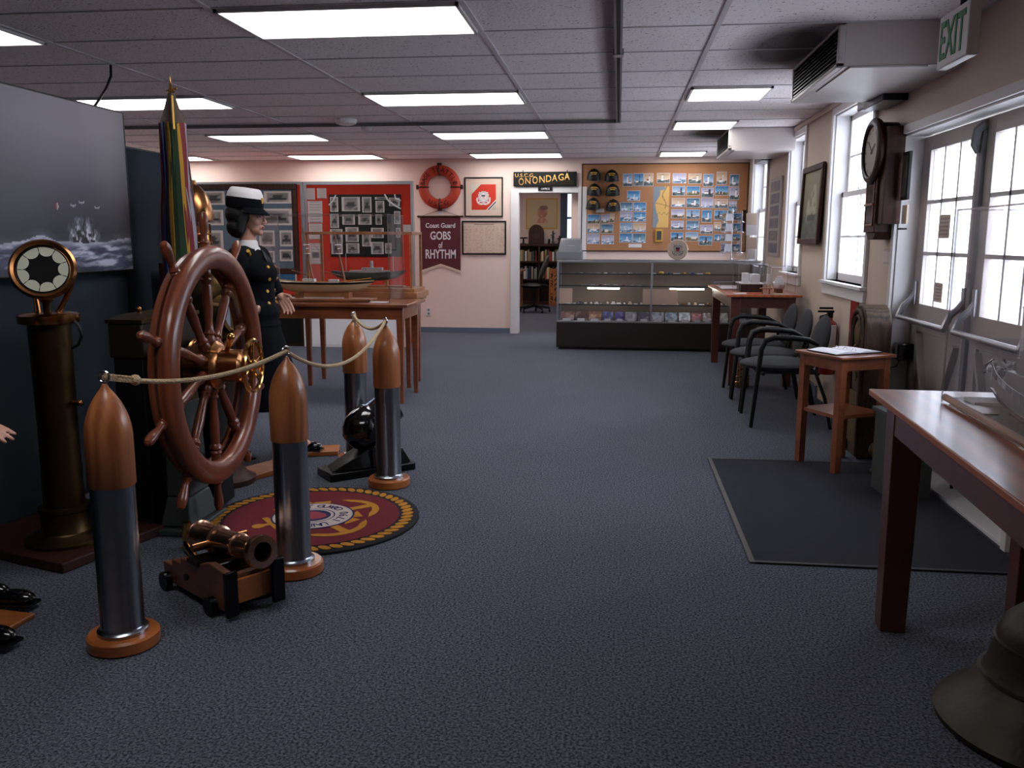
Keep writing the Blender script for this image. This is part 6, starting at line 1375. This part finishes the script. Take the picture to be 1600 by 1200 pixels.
# office window (on the back wall)
a, b = O_(887, 303), O_(900, 378)
wn = struct(MB().box(a.x-.14, a.x, YO-.03, YO-.001, b.z-.1, a.z+.1).box(b.x, b.x+.10, YO-.03, YO-.001, b.z-.1, a.z+.1).box(a.x, b.x, YO-.03, YO-.001, a.z, a.z+.1).box(a.x-.14, b.x+.1, YO-.05, YO-.001, b.z-.12, b.z-.05).box(a.x, b.x, YO-.02, YO-.001, (a.z+b.z)/2-.02, (a.z+b.z)/2+.02).build('window_4', 'bluemat'))
M['daypane'] = mat('daylit_pane', '#c9d2f2', .5, emit=1.0)
MB().box(a.x, b.x, YO-.006, YO-.002, b.z-.05, a.z).build('pane', 'daypane', wn)
tag(MB(T(O_(889, 378, 17.5).x, 17.5, .0)).box(-.09, .09, -.06, .06, zt-.04, zt+.02).box(-.12, .16, -.10, .20, .001, zt-.04).build('file_box', 'black', bevel=.004), 'dark filing box stack at the right end of the office bookcase', 'box')
# gold office board
a, b = O_(858, 420, 17.2), O_(872, 472, 17.2)
t = thing('gold_name_board', 'upright orange board with black painted strokes leaning in the office', 'board', ((a.x+b.x)/2, 17.2, 0))
w_, h_ = b.x-a.x, a.z
MB(RX(-.03)).box(-w_/2, w_/2, 0, .02, .001, h_).build('board', 'orangewood', t)
picture('lettering', w_*.8, h_*.8, 16, 60, lambda u, v: hx('#1c1410') if ((.12 < u < .42 and nz(u*9, v*26, 4) > .55) or (.58 < u < .9 and nz(u*9, v*26, 9) > .58)) else hx('#a9632c'), t, RX(-.03) @ T(0, -.001, h_*.48) @ FACE_S)
# office chair and desk
cx = O_(836, 440, 15.6).x
t = thing('office_chair', 'black swivel office chair seen through the doorway', 'office chair', (cx-.02, 15.7, 0))
MB().ball((0, 0, .48), (.25, .25, .05), 20).build('seat', 'black', t); MB(T(.16, .05, .78) @ RY(.35) @ RZ(.0)).ball((0, 0, 0), (.05, .22, .26), 20).build('backrest', 'greygreen', t)
MB().cyl((0, 0, .10), (0, 0, .45), .025).tube([(.05, 0, .46), (.18, 0, .48), (.17, 0, .62)], .018, 8).build('post', 'black', t)
lg = MB()
for k in range(5): q_ = k*2*pi/5+.3; lg.tube([(0, 0, .12), (.28*math.cos(q_), .28*math.sin(q_), .075)], [.025, .016], 8)
lg.build('five_star_base', 'black', t)
for k in range(5): q_ = k*2*pi/5+.3; MB().cyl((.28*math.cos(q_)-.01, .28*math.sin(q_), .03), (.28*math.cos(q_)+.02, .28*math.sin(q_), .03), .03, n=12).cyl((.28*math.cos(q_), .28*math.sin(q_), .03), (.28*math.cos(q_), .28*math.sin(q_), .085), .008, n=6).build('caster', 'black', t)
table('wooden office desk edge seen through the doorway left of the swivel chair', cx-.75, 16.3, .95, .6, .74, 'oak', .05, .045, .06)
for k, (z, lab) in enumerate(((.03, 'dark picture frame on the left wall of the office, upper'),)):
    tag(MB(T(-2.02, 17.83, 0)).box(-.12, .0, -.02, 0, 1.45, 2.05).build('framed_picture', 'dkwood'), 'narrow dark frame at the left of the office back wall', 'picture')
